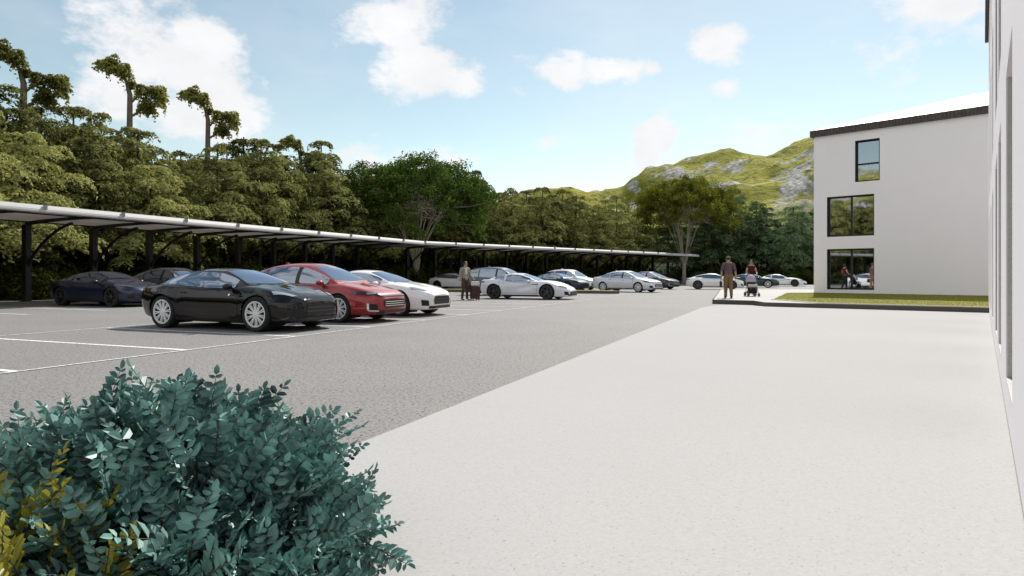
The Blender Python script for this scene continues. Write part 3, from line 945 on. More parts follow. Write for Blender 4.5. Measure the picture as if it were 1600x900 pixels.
def wheel_meshes(r, wd, spokes, style):
    bm = bmesh.new()
    ri = r * .735
    lathe(bm, [(ri, -wd * .46), (r * .92, -wd * .5), (r * .975, -wd * .44), (r, -wd * .3), (r, wd * .3), (r * .975, wd * .44), (r * .92, wd * .5), (ri, wd * .46), (ri, -wd * .46)], 'Y', 40)
    bmesh.ops.recalc_face_normals(bm, faces=bm.faces[:])
    ty = bm_mesh('tyre', bm, 40)
    bm = bmesh.new()                              # rim, outer side at -y
    lathe(bm, [(ri + .002, -wd * .47), (ri - .022, -wd * .475), (ri - .03, -wd * .38)], 'Y', 40)
    lathe(bm, [(.001, -wd * .43), (.045, -wd * .43), (.062, -wd * .38), (.07, -wd * .2)], 'Y', 20)
    for k in range(spokes):
        t = 2 * math.pi * k / spokes
        pr = (-.10, .10) if style == 'twin' else (0,)
        for o in pr:
            M = Matrix.Rotation(t + o, 4, 'Y')
            wd_ = .024 if style == 'twin' else .05
            y0, y1 = -wd * .40, -wd * .445
            a = [Vector((.04, y0 - .0, -wd_ * .5)), Vector((ri - .028, y1, -wd_ * .42)), Vector((ri - .028, y1, wd_ * .42)), Vector((.04, y0, wd_ * .5))]
            hi = [bm.verts.new(M @ p) for p in a]; lo = [bm.verts.new(M @ (p + Vector((0, .035, 0)))) for p in a]
            bm.faces.new(hi)
            for i in range(4): bm.faces.new((hi[i], hi[(i + 1) % 4], lo[(i + 1) % 4], lo[i]))
    bmesh.ops.recalc_face_normals(bm, faces=bm.faces[:])
    rm = bm_mesh('rim', bm, 30)
    bm = bmesh.new()
    lathe(bm, [(.001, -wd * .12), (ri * .80, -wd * .12), (ri * .80, -wd * .02), (.001, -wd * .02)], 'Y', 28)
    box(bm, (ri * .62, -wd * .12, .0), (.11, .08, .2))
    lathe(bm, [(ri - .03, -wd * .38), (ri - .035, wd * .2), (.001, wd * .2)], 'Y', 28)
    dm = bm_mesh('brake_disc', bm, 30)
    return ty, rm, dm

def arc_x(xb, k, y): return xb - k * y * y

def ellipse(cx, cy, cz, a, b, plane, n=18):
    if plane == 'x': return [(cx, cy + a * math.cos(t), cz + b * math.sin(t)) for t in [2 * math.pi * i / n for i in range(n)]]

SPEC = {}
# -------- sports coupe, long bonnet and fastback
SPEC['coupe'] = dict(wf=1.31, wr=-1.31, wheel=.358, arch=.392, track=.80, tw=.27, flare=(.018, .03), tm=.62, hood=.016, spokes=10, style='twin', rim='b',
    c=dict(zt=[(-2.26, .70), (-2.22, .84), (-2.12, .91), (-1.7, .955), (-1.2, .965), (-.4, .955), (.5, .95), (.95, .945), (1.3, .905), (1.7, .825), (1.98, .745), (2.12, .685), (2.20, .61)],
           zs=[(-2.26, .66), (-2.2, .78), (-2.1, .85), (-1.7, .90), (-1.25, .925), (-.6, .875), (0, .85), (.6, .845), (1.2, .84), (1.6, .775), (1.95, .69), (2.12, .63), (2.20, .56)],
           zb=[(-2.26, .42), (-2.2, .33), (-2.0, .25), (-1.7, .20), (-1.2, .17), (1.2, .165), (1.8, .175), (2.1, .19), (2.20, .21)],
           wl=[(-2.26, .50), (-2.15, .68), (-1.9, .80), (-1.3, .86), (-.9, .87), (.9, .87), (1.3, .87), (1.75, .84), (2.0, .74), (2.13, .60), (2.20, .46)],
           wm=[(-2.26, .56), (-2.15, .76), (-1.9, .88), (-1.3, .945), (-.7, .905), (0, .89), (.7, .90), (1.3, .925), (1.75, .885), (2.0, .78), (2.13, .64), (2.20, .50)],
           ws=[(-2.26, .52), (-2.15, .70), (-1.9, .80), (-1.3, .855), (-.7, .815), (0, .80), (.7, .81), (1.3, .825), (1.75, .77), (2.0, .68), (2.13, .56), (2.20, .44)]),
    cabin=dict(zc=[(-2.02, .895), (-1.75, 1.01), (-1.3, 1.165), (-.8, 1.275), (-.35, 1.31), (.0, 1.29), (.35, 1.20), (.7, 1.055), (.98, .90)],
               wb=[(-2.02, .62), (-1.5, .72), (-.9, .765), (0, .775), (.6, .765), (.98, .70)],
               wr=[(-2.02, .50), (-1.5, .53), (-.9, .545), (-.2, .555), (.3, .575), (.7, .64), (.98, .69)]),
    side=[(-1.52, .62)], ws=(.86, .10, .62, .16, -.0, .47), rw=(-1.75, -.62, .46), lip=.045,
    lamps='slash', mouth=dict(pts=[(-.43, .34), (-.46, .45), (-.40, .565), (.40, .565), (.46, .45), (.43, .34)], bars=2), vents=True)
# -------- four door saloon
SPEC['saloon'] = dict(wf=1.42, wr=-1.41, wheel=.345, arch=.375, track=.78, tw=.235, flare=(.012, .014), tm=.50, hood=.010, spokes=10, style='twin', rim='b',
    c=dict(zt=[(-2.44, .72), (-2.40, .95), (-2.28, 1.03), (-1.9, 1.05), (-1.2, 1.03), (0, .985), (.8, .975), (1.2, .965), (1.6, .91), (2.0, .83), (2.25, .755), (2.38, .69), (2.46, .60)],
           zs=[(-2.44, .68), (-2.40, .89), (-2.28, .97), (-1.9, .98), (-1.2, .965), (0, .92), (.8, .90), (1.3, .885), (1.7, .83), (2.1, .75), (2.3, .69), (2.40, .62), (2.46, .55)],
           zb=[(-2.44, .38), (-2.35, .28), (-2.1, .22), (-1.7, .19), (1.7, .18), (2.2, .19), (2.46, .22)],
           wl=[(-2.44, .60), (-2.3, .76), (-2.0, .84), (-1.4, .865), (1.4, .865), (1.9, .82), (2.2, .72), (2.38, .58), (2.46, .46)],
           wm=[(-2.44, .66), (-2.3, .83), (-2.0, .90), (-1.4, .92), (0, .92), (1.4, .915), (1.9, .87), (2.2, .77), (2.38, .63), (2.46, .51)],
           ws=[(-2.44, .60), (-2.3, .74), (-2.0, .80), (-1.4, .82), (0, .82), (1.4, .805), (1.9, .75), (2.2, .65), (2.38, .54), (2.46, .44)]),
    cabin=dict(zc=[(-2.12, 1.00), (-1.8, 1.12), (-1.3, 1.31), (-.8, 1.43), (-.3, 1.47), (.15, 1.455), (.5, 1.36), (.95, 1.15), (1.32, .935)],
               wb=[(-2.12, .66), (-1.5, .75), (-.6, .785), (.4, .785), (.9, .765), (1.32, .70)],
               wr=[(-2.12, .56), (-1.5, .56), (-.6, .575), (.2, .585), (.7, .63), (1.32, .69)]),
    side=[(-1.72, -.98), (-.91, .04), (.14, 1.02)], black_pillar=(.03, .15), ws=(1.20, .12, .63, .42, .16, .48), rw=(-1.98, -.98, .46), lip=.045,
    lamps='sedan', mouth=dict(pts=[(-.42, .36), (-.50, .47), (-.44, .56), (.44, .56), (.50, .47), (.42, .36)], bars=3), upper=True)
# -------- front engined grand tourer with deep scalloped doors
SPEC['gt'] = dict(wf=1.36, wr=-1.36, wheel=.355, arch=.395, track=.80, tw=.27, flare=(.03, .035), tm=.66, hood=.030, spokes=5, style='twin', rim='d', scallop=(.30, .58, .085),
    c=dict(zt=[(-2.20, .72), (-2.16, .90), (-2.05, .95), (-1.7, .955), (-1.2, .94), (-.2, .90), (.5, .895), (.9, .885), (1.36, .84), (1.8, .735), (2.1, .625), (2.30, .53), (2.42, .44)],
           zs=[(-2.20, .68), (-2.14, .84), (-2.0, .89), (-1.6, .925), (-1.25, .925), (-.6, .83), (0, .79), (.6, .80), (1.3, .82), (1.65, .745), (2.0, .615), (2.25, .51), (2.42, .40)],
           zb=[(-2.20, .40), (-2.1, .26), (-1.8, .17), (-1.2, .135), (1.2, .125), (2.0, .125), (2.42, .15)],
           wl=[(-2.20, .62), (-2.1, .74), (-1.9, .82), (-1.36, .88), (-.8, .86), (.8, .86), (1.36, .89), (1.8, .87), (2.1, .78), (2.3, .62), (2.42, .44)],
           wm=[(-2.20, .66), (-2.1, .80), (-1.9, .88), (-1.36, .955), (-.7, .90), (0, .87), (.6, .89), (1.36, .945), (1.8, .90), (2.1, .80), (2.3, .64), (2.42, .46)],
           ws=[(-2.20, .60), (-2.1, .72), (-1.9, .79), (-1.36, .85), (-.7, .80), (0, .78), (.6, .79), (1.36, .84), (1.8, .78), (2.1, .68), (2.3, .55), (2.42, .40)]),
    cabin=dict(zc=[(-2.0, .90), (-1.75, .985), (-1.3, 1.135), (-.9, 1.225), (-.5, 1.265), (-.15, 1.245), (.2, 1.145), (.5, 1.02), (.80, .855)],
               wb=[(-2.0, .62), (-1.4, .74), (-.9, .765), (0, .765), (.5, .75), (.80, .68)],
               wr=[(-2.0, .50), (-1.4, .53), (-.8, .545), (-.2, .56), (.3, .61), (.80, .67)]),
    side=[(-1.42, -.92), (-.80, .44)], ws=(.70, .10, .60, .02, -.10, .47), rw=(-1.72, -.78, .46), lip=.035,
    lamps='slash', mouth=dict(pts=[(-.48, .20), (-.52, .33), (-.40, .39), (.40, .39), (.52, .33), (.48, .20)], bars=1), vents=True)
# -------- low grand tourer with wide mouth
import copy as _cp
SPEC['tourer'] = _cp.deepcopy(SPEC['coupe'])
SPEC['tourer'].update(wf=1.38, wr=-1.37, rim='d', style='single', spokes=7, vents=False, side=[(-1.62, -1.0), (-.93, .66)], mouth=dict(pts=[(-.40, .24), (-.50, .42), (-.36, .50), (.36, .50), (.50, .42), (.40, .24)], bars=4))
def stretch(S, k):
    for grp in (S['c'], S['cabin']):
        for key in grp: grp[key] = [(x * k, y) for x, y in grp[key]]
stretch(SPEC['tourer'], 1.045)
# -------- tall hatchback / crossover
SPEC['hatch'] = _cp.deepcopy(SPEC['saloon'])
H = SPEC['hatch']; stretch(H, .92)
H.update(wf=1.32, wr=-1.30, wheel=.36, arch=.40, spokes=5, style='twin', rim='d', side=[(-1.95, -1.18), (-1.10, -.06), (.03, .90)], black_pillar=(-.07, .04), ws=(1.10, .12, .63, .42, .10, .48), rw=(-2.16, -1.86, .46))
H['cabin'] = dict(zc=[(-2.20, 1.02), (-2.02, 1.36), (-1.8, 1.50), (-1.2, 1.60), (-.5, 1.63), (.05, 1.60), (.4, 1.49), (.85, 1.22), (1.21, .96)],
                  wb=[(-2.20, .68), (-1.5, .78), (-.6, .79), (.4, .785), (.9, .76), (1.21, .70)],
                  wr=[(-2.20, .60), (-1.5, .60), (-.6, .60), (.2, .60), (.7, .64), (1.21, .69)])
for key in ('zt', 'zs'): H['c'][key] = [(x, y + .05) for x, y in H['c'][key]]
H['c']['zb'] = [(x, y + .04) for x, y in H['c']['zb']]

BUILT = {}
def build(kind):
    if kind in BUILT: return BUILT[kind]
    S = SPEC[kind]; parts = []
    bm, f = body_mesh(S)
    g = cabin_into(bm, S, f)
    bmesh.ops.recalc_face_normals(bm, faces=bm.faces[:])
    # cabin shell is open below; make sure it faces outward
    bvh = BVHTree.FromBMesh(bm)
    x1 = S['c']['zt'][-1][0]; x0 = S['c']['zt'][0][0]
    me = bm_mesh('body', bm, 40)
    parts.append(('body', me, 'paint', None))
    zc = g['zc']; z0f = lambda x: f['zs'](x) - .015
    # side glass
    lip = S['lip']
    for i, (a, b) in enumerate(S['side']):
        lo, hi = [], []
        n = 14
        for k in range(n + 1):
            x = a + (b - a) * k / n
            zl = z0f(x) + lip; zu = z0f(x) + (zc(x) - z0f(x)) * .80
            if zu - zl > .015: lo.append((x, -1, zl)); hi.append((x, -1, zu))
        pts = lo + hi[::-1]
        for mir in (0, 1):
            pp = mirror_pts(pts) if mir else pts
            parts.append(('side_window', patch(bvh, pp, (0, -1 if mir else 1, 0), .007, .06), m_carglass, None))
    if 'black_pillar' in S:
        a, b = S['black_pillar']
        pts = [(a, -1, z0f(a) + lip), (b, -1, z0f(b) + lip), (b, -1, z0f(b) + (zc(b) - z0f(b)) * .80), (a, -1, z0f(a) + (zc(a) - z0f(a)) * .80)]
        for mir in (0, 1): parts.append(('pillar_trim', patch(bvh, mirror_pts(pts) if mir else pts, (0, -1 if mir else 1, 0), .0085, .06), m_blk, None))
    # windscreen and rear glass
    xb, kb, yb, xt_, kt, yt = S['ws'][0], S['ws'][1], S['ws'][2], S['ws'][3], 0.15, S['ws'][5]
    lo = [(xb - kb * (yb * t) ** 2 * 1.5, yb * t, 2) for t in [i / 8 - 1 for i in range(17)]]
    hi = [(xt_ - kt * (yt * t) ** 2, yt * t, 2) for t in [1 - i / 8 for i in range(17)]]
    parts.append(('windscreen', patch(bvh, lo + hi, (0, 0, -1), .007, .07), m_carglass, None))
    xr0, xr1, yr = S['rw']
    parts.append(('rear_window', patch(bvh, [(xr0, -yr, 2), (xr0 + .05, 0, 2) if False else (xr0, 0, 2), (xr0, yr, 2), (xr1, yr * .98, 2), (xr1 + .03, 0, 2), (xr1, -yr * .98, 2)], (0, 0, -1), .007, .07), m_carglass, None))
    # door gaps: a door panel lifted 3 mm over a dark edge
    if len(S['side']) >= 3: doors = [(S['side'][1][0] - .05, S['black_pillar'][0] + .06), (S['black_pillar'][0] + .06, S['wf'] - S['arch'] - .06)]
    else: doors = [(S['side'][-1][1] - 1.52, S['wf'] - S['arch'] - .10)]
    for a, b in doors:
        for mir in (0, 1):
            def outline(gx):
                aa, bb = a - gx, b + gx
                p = []
                for k in range(9): x = aa + (bb - aa) * k / 8; p.append((x, -1, .30 - gx))
                for k in range(9): x = bb + (aa - bb) * k / 8; p.append((x, -1, f['zs'](x) - .02 + gx))
                return p
            o1, o2 = outline(.009), outline(0)
            dd = (0, -1 if mir else 1, 0)
            parts.append(('door_gap', patch(bvh, mirror_pts(o1) if mir else o1, dd, .0025, .06), m_seam, None))
            parts.append(('door', patch(bvh, mirror_pts(o2) if mir else o2, dd, .006, .06), 'paint', None))
            xh = a + .16; zh = f['zs'](xh) - .10
            bm2 = bmesh.new(); hit = bvh.ray_cast(Vector((xh, -3, zh)), Vector((0, 1, 0)), 6)
            if hit[0] is not None:
                box(bm2, (xh, hit[0].y - .012, zh), (.17, .022, .022)); bevel(bm2, .006, 1)
                if mir: bmesh.ops.scale(bm2, vec=(1, -1, 1), verts=bm2.verts[:]); bmesh.ops.reverse_faces(bm2, faces=bm2.faces[:])
                parts.append(('door_handle', bm_mesh('handle', bm2, 40), 'paint' if kind in ('coupe', 'gt', 'tourer') else m_chrome, len(parts) - 1))
    # nose
    mo = S['mouth']
    fr = [(x1 + .3, y, z) for y, z in mo['pts']]
    ig = len(parts)
    parts.append(('grille', patch(bvh, fr, (-1, 0, 0), .010, .06), m_mesh, None))
    zlo, zhi = min(p[1] for p in mo['pts']), max(p[1] for p in mo['pts'])
    for k in range(mo['bars']):
        z = zlo + (zhi - zlo) * (k + 1) / (mo['bars'] + 1)
        parts.append(('grille_bar', patch(bvh, [(x1 + .3, -.42, z - .009), (x1 + .3, .42, z - .009), (x1 + .3, .42, z + .009), (x1 + .3, -.42, z + .009)], (-1, 0, 0), .018, .06), m_chrome if kind in ('saloon', 'hatch') else m_rimd, ig))
    zl = max(.19, f['zb'](x1) + .015)
    parts.append(('splitter', patch(bvh, [(x1 + .3, -.62, zl), (x1 + .3, .62, zl), (x1 + .3, .60, zl + .07), (x1 + .3, -.60, zl + .07)], (-1, 0, 0), .014, .06), m_blk, None))
    if S.get('upper'):
        parts.append(('grille', patch(bvh, [(x1 + .3, -.56, .625), (x1 + .3, .56, .625), (x1 + .3, .62, .675), (x1 + .3, -.62, .675)], (-1, 0, 0), .012, .06), m_mesh, None))
        parts.append(('grille_bar', patch(bvh, [(x1 + .3, -.50, .645), (x1 + .3, .50, .645), (x1 + .3, .52, .656), (x1 + .3, -.52, .656)], (-1, 0, 0), .02, .06), m_chrome, len(parts) - 1))
    for mir in (0, 1):
        sg = 1 if mir else -1
        if S['lamps'] == 'slash':
            k = 1.0
            zz = f['zs']
            xa, xb_ = x1 - .62, x1 - .20
            L3 = [(xa, sg * .76, 3), (xa + .10, sg * .80, 3), (xb_, sg * .62, 3), (xb_ + .03, sg * .50, 3), (xb_ - .10, sg * .56, 3), (xa + .05, sg * .71, 3)]
            if mir: L3 = L3[::-1]
            parts.append(('headlight', patch(bvh, L3, (0, 0, -1), .010, .035), m_lamp if kind == 'coupe' else m_lampd, None))
        else:
            xa = x1 - .62
            d = Vector((-.72, -sg * .70, -.10))
            q = lambda x, y, z: (x, sg * y, z)
            L3 = [q(x1 - .12, .52, .685), q(x1 - .28, .74, .665), q(x1 - .55, .86, .70), q(x1 - .66, .88, .765), q(x1 - .42, .80, .765), q(x1 - .16, .55, .735)]
            if not mir: L3 = L3[::-1]
            parts.append(('headlight', patch(bvh, L3, d, .010, .035), m_lampd, None))
            L4 = [q(x1 - .16, .55, .695), q(x1 - .30, .72, .68), q(x1 - .31, .73, .735), q(x1 - .17, .56, .73)]
            parts.append(('headlight_lens', patch(bvh, L4 if mir else L4[::-1], d, .016, .035), m_lamp, len(parts) - 1))
        # intake beside the grille
        d = Vector((-.8, -sg * .6, 0))
        yi, xi = (.62, x1 - .14)
        zi = .30 if kind != 'gt' else .22
        I3 = [(xi + .02, sg * (yi - .06), zi), (xi - .10, sg * (yi + .12), zi + .01), (xi - .13, sg * (yi + .13), zi + .17), (xi, sg * (yi - .04), zi + .15)]
        parts.append(('air_intake', patch(bvh, I3 if mir else I3[::-1], d, .010, .04), m_mesh, None))
        if kind in ('saloon', 'hatch'):
            I4 = [(xi + .03, sg * (yi - .08), zi - .02), (xi - .10, sg * (yi + .12), zi - .01), (xi - .13, sg * (yi + .13), zi + .02), (xi + .01, sg * (yi - .06), zi + .01)]
            parts.append(('fog_trim', patch(bvh, I4 if mir else I4[::-1], d, .016, .04), m_chrome, None))
            I5 = [(xi - .10, sg * (yi + .115), zi), (xi - .135, sg * (yi + .14), zi + .02), (xi - .155, sg * (yi + .15), zi + .18), (xi - .11, sg * (yi + .12), zi + .17)]
            parts.append(('fog_trim', patch(bvh, I5 if mir else I5[::-1], d, .017, .04), m_chrome, None))
        if S.get('vents'):
            b0 = S['wf'] - S['arch'] - .06
            zv = f['zs'](b0) - .10
            vpt = [(b0 - .30, -1, zv - .018), (b0, -1, zv - .03), (b0 + .02, -1, zv + .02), (b0 - .28, -1, zv + .012)]
            parts.append(('side_vent', patch(bvh, mirror_pts(vpt) if mir else vpt, (0, -sg, 0), .010, .04), m_mesh, None))
            vb = [(b0 - .32, -1, zv - .022), (b0 - .285, -1, zv - .022), (b0 - .275, -1, zv + .016), (b0 - .31, -1, zv + .016)]
            parts.append(('side_badge', patch(bvh, mirror_pts(vb) if mir else vb, (0, -sg, 0), .014, .03), m_chrome, None))
        # tail lamp
        T = [(x0 - .3, sg * .42, .80), (x0 - .3, sg * .78, .78), (x0 - .3, sg * .80, .84), (x0 - .3, sg * .44, .85)]
        parts.append(('tail_light', patch(bvh, T, (1, 0, 0), .010, .05), m_tail, None))
        T2 = [(x0 + .02, -1, .77), (x0 + .34, -1, .80), (x0 + .30, -1, .85), (x0 + .04, -1, .85)]
        parts.append(('tail_light', patch(bvh, mirror_pts(T2) if mir else T2, (0, -sg, 0), .010, .05), m_tail, None))
        # mirror
        xm = S['ws'][0] - .28; zm = f['zs'](xm) + .07
        bm2 = bmesh.new()
        bmesh.ops.create_uvsphere(bm2, u_segments=14, v_segments=10, radius=1)
        for v in bm2.verts:
            v.co = Vector((v.co.x * .075 - (.02 if v.co.x < 0 else 0), v.co.y * .105, v.co.z * .062))
            if v.co.x < -.055: v.co.x = -.055
        bmesh.ops.translate(bm2, vec=(xm, sg * (g['wb'](xm) + .155), zm), verts=bm2.verts[:])
        mi = len(parts)
        parts.append(('wing_mirror', bm_mesh('wing_mirror', bm2, 50), 'paint' if kind != 'tourer' else m_blk, None))
        bm2 = bmesh.new(); tube(bm2, [(xm, sg * (g['wb'](xm) - .03), zm - .05), (xm, sg * (g['wb'](xm) + .10), zm - .02)], .022, 6)
        parts.append(('mirror_arm', bm_mesh('mirror_arm', bm2, 50), m_blk, mi))
        SK = [(S['wr'] + S['arch'] + .02, -1, f['zb'](0) + .03), (S['wf'] - S['arch'] - .02, -1, f['zb'](0) + .03), (S['wf'] - S['arch'] - .02, -1, f['zb'](0) + .085), (S['wr'] + S['arch'] + .02, -1, f['zb'](0) + .085)]
        parts.append(('side_skirt', patch(bvh, mirror_pts(SK) if mir else SK, (0, -sg, 0), .010, .06), m_blk, None))
    # rear bumper insert, roof aerial
    parts.append(('rear_diffuser', patch(bvh, [(x0 - .3, -.5, .46), (x0 - .3, .5, .46), (x0 - .3, .45, .56), (x0 - .3, -.45, .56)], (1, 0, 0), .010, .06), m_blk, None))
    if kind in ('saloon', 'hatch'):
        bm2 = bmesh.new(); xa = -.85; za = zc(xa)
        vs_ = [bm2.verts.new(p) for p in ((xa - .09, -.018, za), (xa + .09, -.018, za), (xa + .09, .018, za), (xa - .09, .018, za), (xa - .07, -.005, za + .075), (xa - .03, -.005, za + .07), (xa - .03, .005, za + .07), (xa - .07, .005, za + .075))]
        for fc in ((4, 5, 6, 7), (0, 1, 5, 4), (1, 2, 6, 5), (2, 3, 7, 6), (3, 0, 4, 7)): bm2.faces.new([vs_[i] for i in fc])
        parts.append(('roof_aerial', bm_mesh('roof_aerial', bm2, 40), 'paint', None))
    # wheel wells (dark inner shell) and wiper cowl
    for wx in (S['wf'], S['wr']):
        for sg in (-1, 1):
            bm2 = bmesh.new()
            rr = S['arch'] + .004
            n = 22; rows = []
            for k in range(n + 1):
                t = R(-38) + R(256) * k / n
                c, s_ = math.cos(t) * rr, math.sin(t) * rr
                rows.append([bm2.verts.new((wx + c, sg * y, S['wheel'] + s_)) for y in (.83, .40)])
            for k in range(n): bm2.faces.new((rows[k][0], rows[k + 1][0], rows[k + 1][1], rows[k][1]))
            bm2.faces.new([r_[1] for r_ in rows])
            parts.append(('wheel_well', bm_mesh('wheel_well', bm2, 40), m_liner, None))
    parts.append(('wiper_cowl', patch(bvh, [(arc_x(xb + .055, kb * 1.5, y), y, 2) for y in [-.6 + .1 * i for i in range(13)]] + [(arc_x(xb + .01, kb * 1.5, y), y, 2) for y in [.6 - .1 * i for i in range(13)]], (0, 0, -1), .006, .05), m_blk, None))
    ty, rm, dm = wheel_meshes(S['wheel'], S['tw'], S['spokes'], S['style'])
    BUILT[kind] = (S, parts, (ty, rm, dm))
    return BUILT[kind]

def car(kind, pm, pos, heading, label, name, cat='car', rims=None, group=None, steer=0, tuck=1.0):
    S, parts, (ty, rm, dm) = build(kind)
    root = empty(name, pos, heading); tag(root, label, cat, group)
    made = []
    for (nme, me, mt, par) in parts:
        if mt == 'paint': m2 = me.copy(); mt = pm
        else: m2 = me
        m2.materials.clear(); m2.materials.append(mt)
        made.append(obj(nme, m2, None, made[par] if par is not None else root))
    rimm = rims or (m_rim if S['rim'] == 'b' else m_rimd)
    for wx in (S['wf'], S['wr']):
        for sg in (-1, 1):
            e = empty('wheel', (wx, sg * S['track'], S['wheel']), 0 if sg < 0 else math.pi, root)
            a = random.uniform(0, 6.28); e.rotation_euler = (0, a, 0) if sg < 0 else (0, a, math.pi)
            for me, mt in ((ty, m_tyre), (rm, rimm), (dm, m_disc)):
                m2 = me
                if mt is rimm: m2 = me.copy()
                m2.materials.clear(); m2.materials.append(mt)
                obj(me.name.split('.')[0], m2, None, e)
    return root

H1, H2 = -A1, -A2
p_black = mat('paint_black', (0.006, 0.005, 0.006), .5, 0, .0, coat=1.0)
p_navy = paint('navy', (0.013, 0.019, 0.046), .3, .28)
p_grey = paint('graphite', (0.045, 0.042, 0.045), .4, .3)
p_red = paint('red', (0.33, 0.026, 0.028), .15, .3)
p_white = paint('white', (0.86, 0.855, 0.85))
p_silver = paint('silver_white', (0.72, 0.73, 0.78), .05)
p_green = paint('racing_green', (0.010, 0.045, 0.030), .2)
p_blue = paint('slate_blue', (0.06, 0.08, 0.11), .4)
RO = 'cars in the front row of bays'
def at1(u, v): p = P1(u, v); return (p.x, p.y, 0)
car('coupe', p_black, at1(11.1, -11.17), H1, 'glossy black fastback sports coupe with bright spoked wheels, nearest car in the picture', 'sports_coupe', group=RO)
car('saloon', p_red, at1(13.80, -11.35), H1, 'metallic red four door saloon between the black coupe and a white coupe', 'saloon_car', group=RO)
car('coupe', p_white, at1(16.45, -11.22), H1, 'white long bonnet sports coupe beside the red saloon', 'sports_coupe', group=RO)
car('tourer', p_navy, at1(17.05, -23.75), H1, 'dark navy low sports coupe parked half under the near carport', 'sports_coupe')
car('saloon', p_grey, at1(19.6, -23.25), H1, 'dark grey saloon with bright mirror half hidden behind the black coupe', 'saloon_car', rims=m_rimd)
car('gt', p_silver, at1(29.8, -11.62), H1, 'silver white grand tourer with scalloped doors and dark wheels beside the man with the suitcase', 'sports_coupe')
car('hatch', p_blue, (-0.55, 37.6, 0), H1 - R(4), 'slate grey tall hatchback whose roof shows above the silver grand tourer', 'hatchback', 'car')
car('coupe', p_white, (-4.45, 52.6, 0), H1 + R(2), 'small looking white coupe beyond the island, left of the man with the suitcase', 'sports_coupe', rims=m_rimd)
car('tourer', paint('petrol', (0.015, 0.035, 0.055), .3), (3.4, 47.6, 0), H2 + R(4), 'dark petrol blue coupe between the silver grand tourer and the white crossover', 'sports_coupe')
car('hatch', p_white, (4.7, 52.0, 0), H2 + R(2), 'white crossover with black glass under the far carport', 'crossover', 'car')
car('saloon', p_silver, (7.94, 45.0, 0), H2, 'silver white four door saloon standing alone in front of the far carport', 'saloon_car')
car('saloon', p_grey, (11.5, 54.4, 0), H2, 'dark grey saloon half hidden behind the silver white saloon', 'saloon_car', rims=m_rimd)
car('coupe', p_white, (16.55, 53.2, 0), R(-19), 'white coupe in the open bay left of the man in the cap', 'sports_coupe', rims=m_rimd)
car('tourer', p_green, (22.4, 60.8, 0), R(-24), 'racing green coupe behind the woman with the pushchair', 'sports_coupe', rims=m_rim)
car('gt', p_white, (27.6, 67.0, 0), R(-27), 'distant white sports car at the left corner of the white wing', 'sports_coupe')
# ------------------------------------------------------------------ trees
def leaf_quads(C, Nrm, size, aspect, rs):
    """rhombic leaves at centres C with normals Nrm -> (4N,3)"""
    n = len(C)
    Nrm = Nrm / (np.linalg.norm(Nrm, axis=1, keepdims=True) + 1e-9)
    r = rs.normal(size=(n, 3)); T = np.cross(Nrm, r); T /= np.linalg.norm(T, axis=1, keepdims=True) + 1e-9
    B = np.cross(Nrm, T)
    s = size * rs.uniform(.65, 1.35, (n, 1))
    V = np.empty((n, 4, 3))
    V[:, 0] = C - T * s; V[:, 1] = C + B * s * aspect - T * s * .1; V[:, 2] = C + T * s; V[:, 3] = C - B * s * aspect - T * s * .1
    return V.reshape(-1, 3)

def pad(c, r, flat, n, leaf, rs, droop=.45, aspect=.45, tilt=.75, axis=(0, 0, 1)):
    """domed tier of leaves; the dome's axis leans outward so the tier hangs like a drooping bough"""
    a = rs.uniform(0, 2 * np.pi, n); q = np.sqrt(rs.uniform(0, 1, n))
    q *= 1 + .22 * np.sin(a * 3 + c[0] * 5) + .15 * np.sin(a * 7 + c[1] * 3)
    x = np.cos(a) * q; y = np.sin(a) * q
    z = (1 - q * q) * flat * rs.uniform(.55, 1, n) - droop * q * q * flat + rs.normal(0, .10, n) * flat
    ax = np.array(axis, float); ax /= np.linalg.norm(ax)
    t = np.cross(ax, [0.31, 0.87, 0.11]); t /= np.linalg.norm(t); b = np.cross(ax, t)
    C = (x[:, None] * t + y[:, None] * b + z[:, None] * ax) * r + np.array(c)
    Nn_ = x[:, None] * t * .8 + y[:, None] * b * .8 + ax * .9 + rs.normal(0, tilt, (n, 3))
    return leaf_quads(C, Nn_, leaf, aspect, rs)

def ball(c, rx, ry, rz, n, leaf, rs, aspect=.5, shell=.55):
    d = rs.normal(size=(n, 3)); d /= np.linalg.norm(d, axis=1, keepdims=True)
    q = rs.uniform(shell, 1, (n, 1)) ** .7
    C = d * q * np.array([rx, ry, rz]) + np.array(c)
    return leaf_quads(C, d + np.array([0, 0, .5]) + rs.normal(0, .8, (n, 3)), leaf, aspect, rs)

